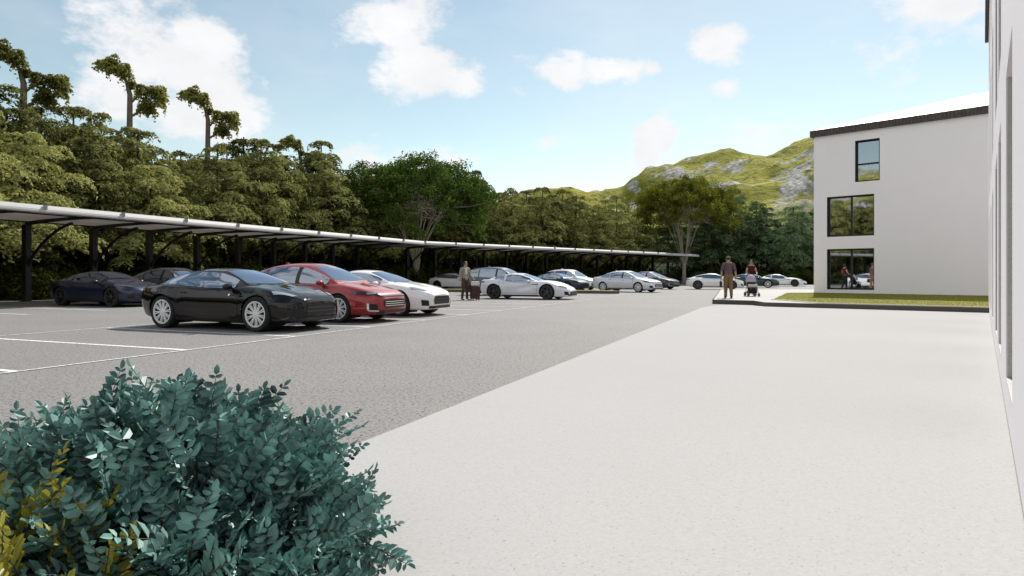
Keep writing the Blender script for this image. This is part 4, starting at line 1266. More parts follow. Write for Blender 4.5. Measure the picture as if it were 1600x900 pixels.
def make_layered(seed, h, rad, z0):
    rs = np.random.default_rng(seed); pyr = random.Random(seed)
    V = []; bm = bmesh.new()
    lean = (pyr.uniform(-.3, .3), pyr.uniform(-.3, .3))
    axis_ = lambda z: Vector((lean[0] * z / h, lean[1] * z / h, z))
    tube(bm, [axis_(h * k / 6) for k in range(7)], [.17 * (1 - .85 * k / 6) + .02 for k in range(7)], 7)
    nt_ = int((h - z0) / .78); a = pyr.uniform(0, 6)
    for i in range(nt_):
        t = (i + .5 + pyr.uniform(-.25, .25)) / nt_
        prof = (1 - t ** 1.6) ** .75 * (.80 + .20 * min(1, t / .15)) * .95 + .14
        nbr = 6 if t < .55 else (5 if t < .85 else 3)
        for b in range(nbr):
            a += 2 * math.pi / nbr + pyr.uniform(-.35, .35)
            z = z0 + (h - z0) * min(.99, t) + pyr.uniform(-.22, .22)
            Lb = rad * prof * pyr.uniform(.62, 1.18)
            p0 = axis_(z); dr = Vector((math.cos(a), math.sin(a), 0))
            rise = pyr.uniform(.05, .30)
            pts = [p0 + dr * (Lb * k / 4) + Vector((0, 0, Lb * rise * (k / 4) - Lb * .18 * (k / 4) ** 2)) for k in range(5)]
            tube(bm, pts, [.05 * (1 - .7 * k / 4) * (1 - .5 * t) for k in range(5)], 4, False)
            for k, fr in enumerate((.5, .80, 1.04)):
                c = p0 + dr * (Lb * fr) + Vector((0, 0, Lb * rise * fr - Lb * .18 * fr * fr + .06))
                c += Vector((-dr.y, dr.x, 0)) * pyr.uniform(-.30, .30) * Lb * fr
                pr = (.17 * Lb + .34) * pyr.uniform(.7, 1.2)
                V.append(pad(tuple(c), pr, .34, int(190 * pr * pr + 40), .105, rs, .8, .45, .40, (dr.x * (.08 + .38 * fr), dr.y * (.08 + .38 * fr), .9)))
    return quads_mesh('crown', np.concatenate(V)), bm_mesh('trunk', bm, 60)

m_bark = mat('bark', (0.075, 0.06, 0.045), .95, spec=.1, noise=(6, .35))
m_bark_p = mat('pale_bark', (0.40, 0.36, 0.28), .9, spec=.1, noise=(5, .3))
lm_ever = leaf_mat('evergreen_leaf', (0.026, 0.036, 0.010), (0.42, 0.425, 0.15), .30, 1.9, objrand=.30)
lm_blue = leaf_mat('bluegreen_leaf', (0.035, 0.065, 0.034), (0.27, 0.36, 0.18), .30, 1.7)
lm_vase = leaf_mat('vase_leaf', (0.024, 0.050, 0.010), (0.13, 0.19, 0.04), .42, 1.4, objrand=0)
lm_vase2 = leaf_mat('olive_vase_leaf', (0.045, 0.055, 0.008), (0.24, 0.25, 0.04), .42, 1.3, objrand=0)
lm_pine = leaf_mat('pine_leaf', (0.10, 0.105, 0.028), (0.30, 0.30, 0.09), .55, .8)

VAR = [make_layered(11, 10.6, 3.3, 3.0), make_layered(23, 11.4, 3.0, 3.4), make_layered(37, 9.8, 3.5, 2.5), make_layered(41, 11.3, 3.4, 3.8), make_layered(53, 10.9, 2.7, 2.8)]
def tree_from(var, name, lm, bark, loc, rz, sc, label, group, cat='tree'):
    root = empty(name, loc, rz); root.scale = (sc, sc, sc * random.uniform(.94, 1.06))
    tag(root, label, cat, group)
    cr, tr = var
    me = CRN.get((cr.name, lm.name))
    if me is None:
        me = cr.copy(); me.materials.clear(); me.materials.append(lm); CRN[(cr.name, lm.name)] = me
        tr.materials.clear(); tr.materials.append(bark)
    obj('crown', me, None, root); obj('trunk', tr, None, root)
    return root
CRN = {}
rt = random.Random(5)
LAB = {
    'a': 'layered olive green evergreen in the dense wood behind the near carport',
    'b': 'layered olive green evergreen in the wood behind the far carport',
    'c': 'bluish green evergreen in the wood between the far carport and the white wing'}
GRP = {'a': 'evergreens behind the near carport', 'b': 'evergreens behind the far carport', 'c': 'bluish evergreens left of the white wing'}
def plant(k, x, y, s, lm=None):
    return tree_from(rt.choice(VAR), 'evergreen_tree', lm or lm_ever, m_bark, (x, y, -.05), rt.uniform(0, 6.28), s, LAB[k], GRP[k])
for r_, (v, du, s0) in enumerate(((-35.6, 4.1, .98), (-39.6, 4.1, 1.08), (-44.0, 4.4, 1.10), (-51, 5.0, 1.16))):
    u = -34 + r_ * 1.7
    while u < 52:
        p = P1(u + rt.uniform(-1, 1), v + rt.uniform(-1.1, 1.1))
        plant('a', p.x, p.y, s0 * rt.uniform(.82, 1.10)); u += du * rt.uniform(.85, 1.15)
for r_, (v, du, s0) in enumerate(((-48.2, 4.2, .93), (-52.5, 4.6, 1.0), (-58.5, 5.2, 1.05), (-66, 6, 1.1))):
    u = 25 + r_ * 1.5 + (8 if r_ > 1 else 0)
    while u < 79:
        p = U2 * (u + rt.uniform(-1, 1)) + V2 * (v + rt.uniform(-1, 1))
        if (Vector((p.x, p.y)) - Vector((-8.5, 60))).length > 3.4 and (Vector((p.x, p.y)) - Vector((23.2, 88))).length > 3.5:
            plant('b', p.x, p.y, s0 * rt.uniform(.92, 1.14))
        u += du * rt.uniform(.85, 1.15)
for k in range(26):
    x = 24 + (k % 9) * 4.6 + rt.uniform(-1.2, 1.2); y = 90 + (k // 9) * 6 - (k % 9) * .4 + rt.uniform(-1.5, 1.5)
    if (Vector((x, y)) - Vector((23.2, 88))).length < 4: continue
    plant('c', x, y, rt.uniform(.85, 1.15), lm_blue)

# tall pines pruned to two tufts, all grown alike
def make_pine():
    rs = np.random.default_rng(3); pyr = random.Random(3); bm = bmesh.new(); V = []
    tube(bm, [(0, 0, 0), (.05, 0, 5), (-.03, 0, 10), (0, 0, 13.2), (-.22, 0, 14.1), (-.8, 0, 14.75)], [.27, .24, .20, .17, .11, .04], 9)
    for p in ([(0, 0, 12.6), (.5, .05, 13.2), (1.3, .1, 13.6)], [(0, 0, 11.7), (.6, -.05, 12.2), (1.3, -.1, 12.5)], [(-.1, 0, 13.9), (.0, .1, 14.5), (-.3, .2, 15.1)], [(.5, .05, 13.2), (.9, .3, 13.1), (1.6, .4, 13.0)]):
        tube(bm, p, [.08, .055, .02], 6)
    for (cx, cz, rx, rz, m) in ((-1.0, 15.05, .95, .55, 26), (-.35, 14.7, .40, .45, 7), (1.35, 13.25, .95, .85, 34), (1.0, 12.5, .5, .45, 8), (.3, 13.9, .35, .25, 4)):
        for k in range(m):
            a = pyr.uniform(0, 6.28); q = math.sqrt(pyr.uniform(0, 1)); b = pyr.uniform(0, 6.28)
            c = (cx + rx * q * math.cos(a), .8 * rx * q * math.cos(b), cz + rz * q * math.sin(a))
            r = pyr.uniform(.26, .48)
            V.append(pad(c, r, .5, 75, .115, rs, .8, .5, .6, (pyr.gauss(0, .4) + (c[0] - cx) * .5, pyr.gauss(0, .4), 1)))
    return quads_mesh('crown', np.concatenate(V)), bm_mesh('trunk', bm, 60)
PINE = make_pine()
m_bark_t = mat('pine_bark', (0.16, 0.125, 0.10), .95, spec=.1, noise=(4, .3))
PL = ['tallest looking two tufted pine standing furthest left above the wood', 'tall two tufted pine second from the left edge, against the white cloud', 'tall two tufted pine third from the left, right of the cloud bank',
      'two tufted pine above the wood left of the round crowned tree', 'far two tufted pine just right of the round crowned tree', 'far two tufted pine in the middle of three above the far carport', 'far two tufted pine nearest to the olive spreading tree']
PP = [(37, 39.0), (203, 45.4), (325, 51.6), (470, 60), (781, 90), (838, 95), (888, 100)]
for (px, d), lb in zip(PP, PL):
    X = (px - 800) / 1020 * d
    t = tree_from(PINE, 'tall_pine_tree', lm_pine, m_bark_t, (X, d, 0), -math.atan2(X, d) + rt.uniform(-.15, .15), 1.0 if px < 400 else (.90 if px < 700 else .84), lb, 'tall two tufted pines above the wood')

# two big vase shaped trees
def make_vase(seed, rx, ry, zc, rz_, stems, base, drop):
    rs = np.random.default_rng(seed); pyr = random.Random(seed); bm = bmesh.new(); V = []
    tube(bm, [(0, 0, -.1), (.03, .02, base * .5), (0, 0, base)], [.34, .25, .24], 9)
    tube(bm, [(.05, 0, base * .35), (.28, .1, base * .8), (.4, .1, base * 1.15)], [.16, .14, .12], 7)
    tips = []
    for k in range(stems):
        a = 2 * math.pi * k / stems + pyr.uniform(-.25, .25); q = pyr.uniform(.30, .62)
        tip = Vector((math.cos(a) * rx * q, math.sin(a) * ry * q, zc + rz_ * pyr.uniform(.0, .35)))
        st = Vector((pyr.uniform(-.12, .12), pyr.uniform(-.12, .12), base * pyr.uniform(.8, 1.05)))
        mid = st.lerp(tip, .5) + Vector((0, 0, (tip.z - st.z) * .10))
        tube(bm, [st, st.lerp(mid, .5) + Vector((0, 0, .1)), mid, mid.lerp(tip, .5) + Vector((pyr.uniform(-.2, .2), pyr.uniform(-.2, .2), 0)), tip], [.085, .068, .055, .04, .018], 6, False)
        tips.append((mid, tip))
    n = 0
    while n < 430:
        d = Vector((pyr.gauss(0, 1), pyr.gauss(0, 1), pyr.gauss(0, 1))).normalized()
        if d.z < -.42: continue
        q = pyr.uniform(.42, 1.0) ** .6
        if d.z < .02 and math.hypot(d.x, d.y) * q < .74: continue
        lump = 1 + .20 * math.sin(d.x * 5 + seed) * math.cos(d.y * 4.3) + .08 * math.sin(d.z * 9 + d.x * 7)
        c = Vector((d.x * rx, d.y * ry, d.z * rz_)) * q * lump
        if d.z < 0: c.z *= drop
        c.z += zc
        r = pyr.uniform(.55, 1.15)
        V.append(ball(tuple(c), r, r, r * .72, int(150 * r), .13, rs, .46, .2))
        n += 1
        if n % 3 == 0:
            m_, t_ = pyr.choice(tips)
            tube(bm, [m_.lerp(t_, pyr.uniform(.3, .9)), (m_ + c) * .5 + Vector((0, 0, .3)) if False else m_.lerp(c, .7) + Vector((0, 0, .2)), c], [.022, .016, .006], 4, False)
    return quads_mesh('crown', np.concatenate(V)), bm_mesh('trunk', bm, 60)
tree_from(make_vase(5, 7.2, 5.6, 7.6, 4.3, 17, 2.4, 1.5), 'spreading_tree', lm_vase, m_bark_p, (-8.9, 60, 0), .3, 1.0, 'big round crowned dark green tree with fan of pale stems between the two carports', None)
tree_from(make_vase(9, 8.8, 6.5, 10.0, 4.2, 16, 2.8, 1.5), 'spreading_tree', lm_vase2, m_bark_p, (23.2, 88, 0), 1.1, 1.0, 'big olive brown spreading tree with fanned stems behind the end of the far carport', None)

# low bushes at the wood's edge
def make_bush(seed):
    rs = np.random.default_rng(seed); V = []
    for k in range(16):
        a = rs.uniform(0, 6.28); q = rs.uniform(0, .9)
        V.append(ball((math.cos(a) * q, math.sin(a) * q, rs.uniform(.25, 1.15) * (1.1 - .4 * q)), .55, .55, .45, 130, .085, rs))
    return quads_mesh('foliage', np.concatenate(V))
BU = [make_bush(k) for k in (61, 62, 63)]
lm_bush = leaf_mat('bush_leaf', (0.030, 0.040, 0.010), (0.13, 0.15, 0.04), .3, 1.4)
for b in BU: b.materials.append(lm_bush)
def bush(x, y, lb, gr):
    o = obj('bush', rt.choice(BU), None, None, (x, y, 0), rt.uniform(0, 6.28)); s = rt.uniform(.7, 1.5)
    o.scale = (s * 1.15, s * 1.15, s); tag(o, lb, 'bush', gr)
u = -12
while u < 50:
    p = P1(u, -34.4 + rt.uniform(-2.2, 1.2)); bush(p.x, p.y, 'low bushy undergrowth shrub at the wood\'s edge behind the near carport', 'bushes behind the near carport'); u += rt.uniform(.8, 1.7)
u = 26
while u < 80:
    p = U2 * u + V2 * (-47.2 + rt.uniform(-2.0, 1.0)); bush(p.x, p.y, 'low shrub at the wood\'s edge behind the far carport', 'bushes behind the far carport'); u += rt.uniform(.8, 1.7)
for k in range(44):
    x = 25 + k * .95 + rt.uniform(-.6, .6); bush(x, 86.5 - k * .05 + rt.uniform(-2.4, 2.2), 'low shrub under the bluish evergreens left of the white wing', 'bushes left of the white wing')

# taller dark saplings deeper in the wood, filling the gaps between the trunks
def sapling(x, y, lb, gr):
    o = obj('sapling', rt.choice(BU), None, None, (x, y, -.2), rt.uniform(0, 6.28)); s = rt.uniform(1.9, 2.8)
    o.scale = (s * 1.05, s * 1.05, s * 1.1); tag(o, lb, 'sapling', gr)
for k in range(26):
    p = P1(-14 + k * 2.5 + rt.uniform(-.8, .8), -38.2 + rt.uniform(-1.2, 1.2)); sapling(p.x, p.y, 'bushy sapling standing among the trunks behind the near carport', 'saplings behind the near carport')
for k in range(22):
    p = U2 * (27 + k * 2.5 + rt.uniform(-.8, .8)) + V2 * (-51 + rt.uniform(-1.2, 1.2)); sapling(p.x, p.y, 'bushy sapling standing among the trunks behind the far carport', 'saplings behind the far carport')
for k in range(20):
    sapling(26 + k * 2.2 + rt.uniform(-.8, .8), 97 + rt.uniform(-3, 3), 'bushy sapling among the bluish evergreens left of the white wing', 'saplings left of the white wing')
# ------------------------------------------------------------------ people
m_skin = mat('skin', (0.42, 0.26, 0.18), .55, spec=.3)
m_hair = mat('dark_hair', (0.018, 0.013, 0.010), .6)
m_eye = mat('eye_dark', (0.02, 0.015, 0.012), .2)
def cloth(name, col, chk=None): return mat(name, col, .9, spec=.15, noise=(14, .12))

def human(name, loc, rz, J, rad, label, clothes, hair, grip=(.5, .5), height=1.0):
    """J: joint name -> position (facing -y, right hand at -x). clothes: list of (child name, material, tags, puff, zrange)"""
    E = [('pelvis', 'spine', 'torso'), ('spine', 'chest', 'torso'), ('chest', 'collar', 'torso'), ('collar', 'neck', 'neck'), ('neck', 'jaw', 'head'), ('jaw', 'skull', 'head'), ('skull', 'crown', 'head'), ('jaw', 'chin', 'head'), ('skull', 'nose', 'head')]
    for s in ('L', 'R'):
        E += [('collar', 'sh' + s, 'torso'), ('sh' + s, 'mid' + s, 'upperarm'), ('mid' + s, 'el' + s, 'upperarm'), ('el' + s, 'fa' + s, 'forearm'), ('fa' + s, 'wr' + s, 'forearm'), ('wr' + s, 'pa' + s, 'hand')]
        E += [('pelvis', 'hip' + s, 'thigh'), ('hip' + s, 'th' + s, 'thigh'), ('th' + s, 'kn' + s, 'thigh'), ('kn' + s, 'ca' + s, 'calf'), ('ca' + s, 'an' + s, 'calf'), ('an' + s, 'he' + s, 'foot'), ('an' + s, 'ball' + s, 'foot'), ('ball' + s, 'toe' + s, 'foot')]
    J = {k: Vector(v) for k, v in J.items()}
    r = dict(pelvis=(.155, .115), spine=(.140, .105), chest=(.165, .115), collar=(.085, .075), neck=(.056, .060), jaw=(.066, .080), skull=(.083, .100), crown=(.062, .074), chin=(.032, .03), nose=(.012, .014))
    for s in ('L', 'R'):
        J['mid' + s] = J['sh' + s].lerp(J['el' + s], .5); J['fa' + s] = J['el' + s].lerp(J['wr' + s], .35)
        J['th' + s] = J['hip' + s].lerp(J['kn' + s], .45); J['ca' + s] = J['kn' + s].lerp(J['an' + s], .33) + Vector((0, .015, 0))
        r.update({'sh' + s: (.068,) * 2, 'mid' + s: (.054,) * 2, 'el' + s: (.041,) * 2, 'fa' + s: (.042,) * 2, 'wr' + s: (.026, .030), 'pa' + s: (.034, .020),
                  'hip' + s: (.098,) * 2, 'th' + s: (.086,) * 2, 'kn' + s: (.058,) * 2, 'ca' + s: (.058,) * 2, 'an' + s: (.038,) * 2, 'he' + s: (.036,) * 2, 'ball' + s: (.040, .030), 'toe' + s: (.032, .022)})
    r.update(rad or {})
    fw = J.get('face', Vector((0, -1, 0))).normalized()
    J.pop('face', None)
    J['jaw'] = J['neck'] + Vector((0, 0, .062)) + fw * .015
    J['skull'] = J['jaw'] + Vector((0, 0, .082)); J['crown'] = J['skull'] + Vector((0, 0, .052)) - fw * .012
    J['chin'] = J['jaw'] + fw * .062 + Vector((0, 0, -.022)); J['nose'] = J['skull'] + fw * .100 + Vector((0, 0, -.020))
    # fingers
    for s, g in (('R', grip[0]), ('L', grip[1])):
        d = (J['pa' + s] - J['wr' + s]).normalized()
        inw = Vector((1 if s == 'R' else -1, 0, 0)); acr = Vector((0, -1, 0))
        acr = (acr - d * acr.dot(d)).normalized(); inw = (inw - d * inw.dot(d) - acr * inw.dot(acr)).normalized()
        for k, (o, ln) in enumerate(((.030, .072), (.010, .082), (-.010, .076), (-.030, .060))):
            b0 = J['pa' + s] + d * .012 + acr * o
            j1 = b0 + d * ln * .55 * (1 - .4 * g) + inw * ln * .35 * g
            j2 = j1 + d * ln * .45 * (1 - 1.2 * g) + inw * ln * .55 * g
            for nm, p in (('f%d' % k, b0), ('g%d' % k, j1), ('h%d' % k, j2)): J[nm + s] = p; r[nm + s] = (.0098,) * 2
            r['h%d' % k + s] = (.008,) * 2
            E += [('pa' + s, 'f%d' % k + s, 'hand'), ('f%d' % k + s, 'g%d' % k + s, 'hand'), ('g%d' % k + s, 'h%d' % k + s, 'hand')]
        t0 = J['wr' + s].lerp(J['pa' + s], .55) + acr * .034 + inw * .006; t1 = t0 + d * .034 + acr * .018 + inw * .014
        J['t0' + s], J['t1' + s] = t0, t1; r['t0' + s] = (.012,) * 2; r['t1' + s] = (.0095,) * 2
        E += [('pa' + s, 't0' + s, 'hand'), ('t0' + s, 't1' + s, 'hand')]
    nm = list(J); idx = {k: i for i, k in enumerate(nm)}
    me = bpy.data.meshes.new('skeleton')
    me.from_pydata([J[k] for k in nm], [(idx[a], idx[b]) for a, b, _ in E], [])
    tmp = bpy.data.objects.new('skeleton', me); COL.objects.link(tmp)
    tmp.modifiers.new('skin', 'SKIN'); sb = tmp.modifiers.new('sub', 'SUBSURF'); sb.levels = 2; sb.render_levels = 2
    sv_ = me.skin_vertices[0].data
    for k in nm:
        sv_[idx[k]].radius = r[k]; sv_[idx[k]].use_root = (k == 'pelvis')
    dg = bpy.context.evaluated_depsgraph_get(); dg.update()
    bmesh_ = bpy.data.meshes.new_from_object(tmp.evaluated_get(dg))
    bpy.data.objects.remove(tmp); bpy.data.meshes.remove(me)
    bmesh_.name = 'person'
    b_ = bmesh.new(); b_.from_mesh(bmesh_); bmesh.ops.delete(b_, geom=[v for v in b_.verts if not v.link_faces], context='VERTS'); b_.to_mesh(bmesh_); b_.free()
    bmesh_.polygons.foreach_set('use_smooth', [True] * len(bmesh_.polygons))
    o = obj(name, bmesh_, m_skin, None, loc, rz); o.scale = (height,) * 3
    tag(o, label, 'person')
    segs = [(J[a], J[b], t, (sum(r[a]) + sum(r[b])) / 4) for a, b, t in E]
    def ftag(c):
        best, bt = 9, None
        for a, b, t, rr in segs:
            ab = b - a; k = max(0, min(1, (c - a).dot(ab) / max(ab.length_squared, 1e-9)))
            q = (a + ab * k - c).length - rr
            if q < best: best, bt = q, t
        return bt
    tags = [ftag(p.center) for p in bmesh_.polygons]
    for cn, cm, ct, puff, zr in clothes:
        keep = set()
        for p, t in zip(bmesh_.polygons, tags):
            if t in ct and (zr is None or zr[0] <= p.center.z <= zr[1]): keep.add(p.index)
        bm = bmesh.new(); bm.from_mesh(bmesh_); bm.faces.ensure_lookup_table()
        bmesh.ops.delete(bm, geom=[f for f in bm.faces if f.index not in keep], context='FACES')
        left = set(bm.faces); isl = []
        while left:
            st = [left.pop()]; got = []
            while st:
                f_ = st.pop(); got.append(f_)
                for e_ in f_.edges:
                    for g_ in e_.link_faces:
                        if g_ in left: left.discard(g_); st.append(g_)
            isl.append(got)
        if cn != 'shoes':
            big = max(len(x) for x in isl)
            bmesh.ops.delete(bm, geom=[f_ for x in isl if len(x) < .25 * big for f_ in x], context='FACES')
        bmesh.ops.delete(bm, geom=[v for v in bm.verts if not v.link_faces], context='VERTS')
        bm.normal_update()
        if zr:
            for v in bm.verts:
                if v.is_boundary:
                    for zz in zr:
                        if abs(v.co.z - zz) < .05: v.co.z = zz
        for v in bm.verts:
            fold = .005 * math.sin(v.co.z * 70 + v.co.x * 40 + v.co.y * 30)
            v.co += v.normal * (puff + fold * (puff > .008))
        c = obj(cn, bm_mesh(cn, bm), cm, o); c.data.polygons.foreach_set('use_smooth', [True] * len(c.data.polygons))
    # eyes and hair
    sd_ = Vector((-fw.y, fw.x, 0))
    for sg in (-1, 1):
        bm = bmesh.new(); bmesh.ops.create_uvsphere(bm, u_segments=8, v_segments=6, radius=.011)
        bmesh.ops.translate(bm, vec=J['skull'] + fw * .084 + sd_ * sg * .03 + Vector((0, 0, .004)), verts=bm.verts[:])
        obj('eye', bm_mesh('eye', bm, 60), m_eye, o)
        bm = bmesh.new(); bmesh.ops.create_uvsphere(bm, u_segments=8, v_segments=6, radius=1)
        for v in bm.verts: v.co = J['skull'] + sd_ * (sg * .078 + v.co.x * .010) + fw * (v.co.y * .020 - .005) + Vector((0, 0, v.co.z * .030 - .018))
        obj('ear', bm_mesh('ear', bm, 60), m_skin, o)
    bm = bmesh.new(); bmesh.ops.create_uvsphere(bm, u_segments=18, v_segments=12, radius=1)
    for v in bm.verts:
        q = v.co.copy()
        w_ = 1 + .04 * math.sin(q.x * 9 + q.z * 7)
        v.co = J['skull'] - fw * .016 + sd_ * q.x * .093 * w_ + fw * q.y * .110 * w_ + Vector((0, 0, q.z * (.102 if q.z > 0 else 1.25 * hair.get('low', .07)) * w_ + .012))
    cut = [v for v in bm.verts if ((v.co - J['skull']).dot(fw) > -.015 and v.co.z < J['skull'].z - .028) or ((v.co - J['skull']).dot(fw) > .030 and v.co.z < J['skull'].z + .052) or v.co.z < J['skull'].z - 1.1 * hair.get('low', .07)]
    bmesh.ops.delete(bm, geom=cut, context='VERTS')
    obj('hair', bm_mesh('hair', bm, 60), hair['mat'], o)
    return o, J

def stand(**kw):
    J = dict(pelvis=(0, 0, .96), spine=(0, 0, 1.12), chest=(0, .0, 1.30), collar=(0, .01, 1.43), neck=(0, 0, 1.49))
    for s, sg in (('L', 1), ('R', -1)):
        J.update({'sh' + s: (sg * .185, .015, 1.41), 'el' + s: (sg * .245, .03, 1.13), 'wr' + s: (sg * .262, -.05, .89), 'pa' + s: (sg * .264, -.07, .825),
                  'hip' + s: (sg * .088, 0, .91), 'kn' + s: (sg * .105, -.015, .51), 'an' + s: (sg * .115, .02, .095), 'he' + s: (sg * .115, .06, .04), 'ball' + s: (sg * .125, -.09, .035), 'toe' + s: (sg * .13, -.16, .028)})
    J.update(kw); return J

FULLTOP = ['torso', 'upperarm', 'forearm']; PANTS = ['thigh', 'calf']
# man with suitcase, turned to the picture's right, head over his shoulder
mx_, my_ = -2.16, 30.1
man, Jm = human('person', (mx_, my_, 0), R(38), stand(elL=(.27, .03, 1.13), wrL=(.36, -.16, .95), paL=(.38, -.20, .905), anR=(-.10, .10, .095), heR=(-.10, .14, .04), ballR=(-.11, -.01, .035), toeR=(-.115, -.08, .028), face=(.55, -.8, 0)), None,
    'man in beige jacket and brown trousers standing with a suitcase beside the silver grand tourer',
    [('trousers', cloth('brown_cloth', (0.085, 0.055, 0.040)), PANTS + ['torso'], .016, (0.0, 1.0)), ('shirt', cloth('white_shirt', (0.66, 0.64, 0.60)), ['torso'], .010, (.98, 1.47)),
     ('jacket', cloth('beige_jacket', (0.30, 0.27, 0.22)), FULLTOP, .022, (.90, 1.455)), ('shoes', mat('dark_leather', (0.03, 0.02, 0.016), .45), ['foot'], .008, None)], dict(mat=m_hair), (.5, .9), 1.02)
# open the jacket in front
jk = [c for c in man.children if c.name.startswith('jacket')][0]
bm = bmesh.new(); bm.from_mesh(jk.data)
bmesh.ops.delete(bm, geom=[f for f in bm.faces if f.calc_center_median().y < -.04 and abs(f.calc_center_median().x) < .025 + .05 * max(0, (f.calc_center_median().z - 1.15) / .3)], context='FACES')
bm.to_mesh(jk.data); bm.free()
# suitcase
SC = empty('suitcase', (mx_ + .46, my_ - .18, 0), R(38)); tag(SC, 'dark maroon upright suitcase with pale bag on top beside the man in beige', 'suitcase')
m_case = mat('maroon_case', (0.045, 0.010, 0.014), .5)
bm = bmesh.new(); box(bm, (0, 0, .36), (.42, .25, .58)); bevel(bm, .045, 3)
for k in range(5): box(bm, (-.14 + .07 * k, -.128, .36), (.018, .012, .48))
obj('shell', bm_mesh('shell', bm, 40), m_case, SC)
for sx in (-1, 1):
    for sy in (-1, 1):
        bm = bmesh.new(); lathe(bm, [(.001, -.012), (.034, -.012), (.034, .012), (.001, .012)], 'Y', 16); obj('caster', bm_mesh('caster', bm, 40), m_tyre, SC, (sx * .16, sy * .085, .034))
bm = bmesh.new(); tube(bm, [(-.09, .06, .62), (-.09, .06, .92), (-.07, .06, .95), (.07, .06, .95), (.09, .06, .92), (.09, .06, .62)], .009, 6); obj('pull_handle', bm_mesh('pull_handle', bm, 50), m_steel, SC)
BG = empty('holdall', (mx_ + .46, my_ - .19, .655), R(38)); tag(BG, 'small pale grey holdall lying on top of the maroon suitcase', 'bag')
bm = bmesh.new(); box(bm, (0, -.02, .11), (.42, .16, .20)); bevel(bm, .06, 3); obj('bag_body', bm_mesh('bag_body', bm, 50), cloth('pale_canvas', (0.62, 0.60, 0.57)), BG)
bm = bmesh.new(); tube(bm, [(-.10, -.105, .14), (-.08, -.115, .24), (.08, -.115, .24), (.10, -.105, .14)], .009, 6); obj('strap', bm_mesh('strap', bm, 50), cloth('dark_strap', (.05, .045, .04)), BG)

# man in the cap, walking away on the raised pavement
wx_, wy_ = 9.28, 28.0
walkm, Jw = human('person', (wx_, wy_, .165), R(180 - 14), stand(elR=(-.27, .05, 1.14), wrR=(-.30, -.02, .90), paR=(-.30, -.03, .835), elL=(.27, .07, 1.14), wrL=(.28, .02, .89), paL=(.28, .015, .825),
    knL=(.10, -.06, .50), anL=(.105, -.02, .095), heL=(.105, .02, .04), ballL=(.115, -.13, .035), toeL=(.12, -.20, .03), knR=(-.10, -.01, .50), anR=(-.11, .13, .11), heR=(-.11, .17, .06), ballR=(-.115, .02, .035), toeR=(-.12, -.05, .028)), dict(spine=(.16, .125), chest=(.18, .125)),
    'man in olive cap, plum polo shirt and khaki trousers walking away on the raised pavement',
    [('trousers', cloth('khaki', (0.20, 0.135, 0.070)), PANTS + ['torso'], .022, (0.04, 1.01)), ('polo_shirt', cloth('plum', (0.125, 0.085, 0.095)), ['torso', 'upperarm'], .017, (.97, 1.46)),
     ('shoes', mat('black_shoe', (0.015, 0.013, 0.012), .4), ['foot'], .010, None)], dict(mat=m_hair, low=.05), (.7, .7), 1.03)
# cap
bm = bmesh.new(); bmesh.ops.create_uvsphere(bm, u_segments=18, v_segments=10, radius=1)
for v in bm.verts: v.co = Jw['skull'] + Vector((v.co.x * .102, v.co.y * .120 + .010, v.co.z * .088 + .034))
bmesh.ops.delete(bm, geom=[v for v in bm.verts if v.co.z < Jw['skull'].z + .028], context='VERTS')
cpb = obj('cap', bm_mesh('cap', bm, 50), cloth('olive_cap', (0.14, 0.14, 0.075)), walkm)
bm = bmesh.new()
prism(bm, [(.085 * math.cos(t), -.085 - .085 * math.sin(t)) for t in [math.pi * k / 10 for k in range(11)]], 0, .008)
bmesh.ops.translate(bm, vec=Jw['skull'] + Vector((0, 0, .028)), verts=bm.verts[:]); obj('peak', bm_mesh('peak', bm, 50), MATS['olive_cap'], cpb)
# the shoulder bag he carries low on his left, and the phone in his right
def place_local(o, p, q):
    c, s = math.cos(o.rotation_euler.z), math.sin(o.rotation_euler.z); k = o.scale.x
    x, y, z = p.x + q[0], p.y + q[1], p.z + q[2]
    return (o.location.x + k * (c * x - s * y), o.location.y + k * (s * x + c * y), o.location.z + k * z)
hb = empty('handbag', place_local(walkm, Jw['paL'], (.02, -.02, -.36)), R(166)); tag(hb, 'black bag hanging from the hand of the man in the cap', 'bag')
bm = bmesh.new(); box(bm, (0, 0, .13), (.10, .28, .24)); bevel(bm, .03, 2); obj('bag_body', bm_mesh('bag_body', bm, 40), mat('black_bag', (.015, .014, .015), .5), hb)
bm = bmesh.new(); tube(bm, [(0, -.07, .24), (0, -.05, .34), (0, .05, .34), (0, .07, .24)], .008, 6); obj('strap', bm_mesh('strap', bm, 40), MATS['black_bag'], hb)
ph = obj('phone', (lambda b: (box(b, (0, 0, 0), (.012, .075, .15)), bevel(b, .004, 1), b)[2])(bmesh.new()), m_blk, None, place_local(walkm, Jw['paR'], (.025, -.03, -.05)), R(166))
ph.rotation_euler = (R(25), 0, R(166)); tag(ph, 'black phone held low in the right hand of the man in the cap', 'phone')

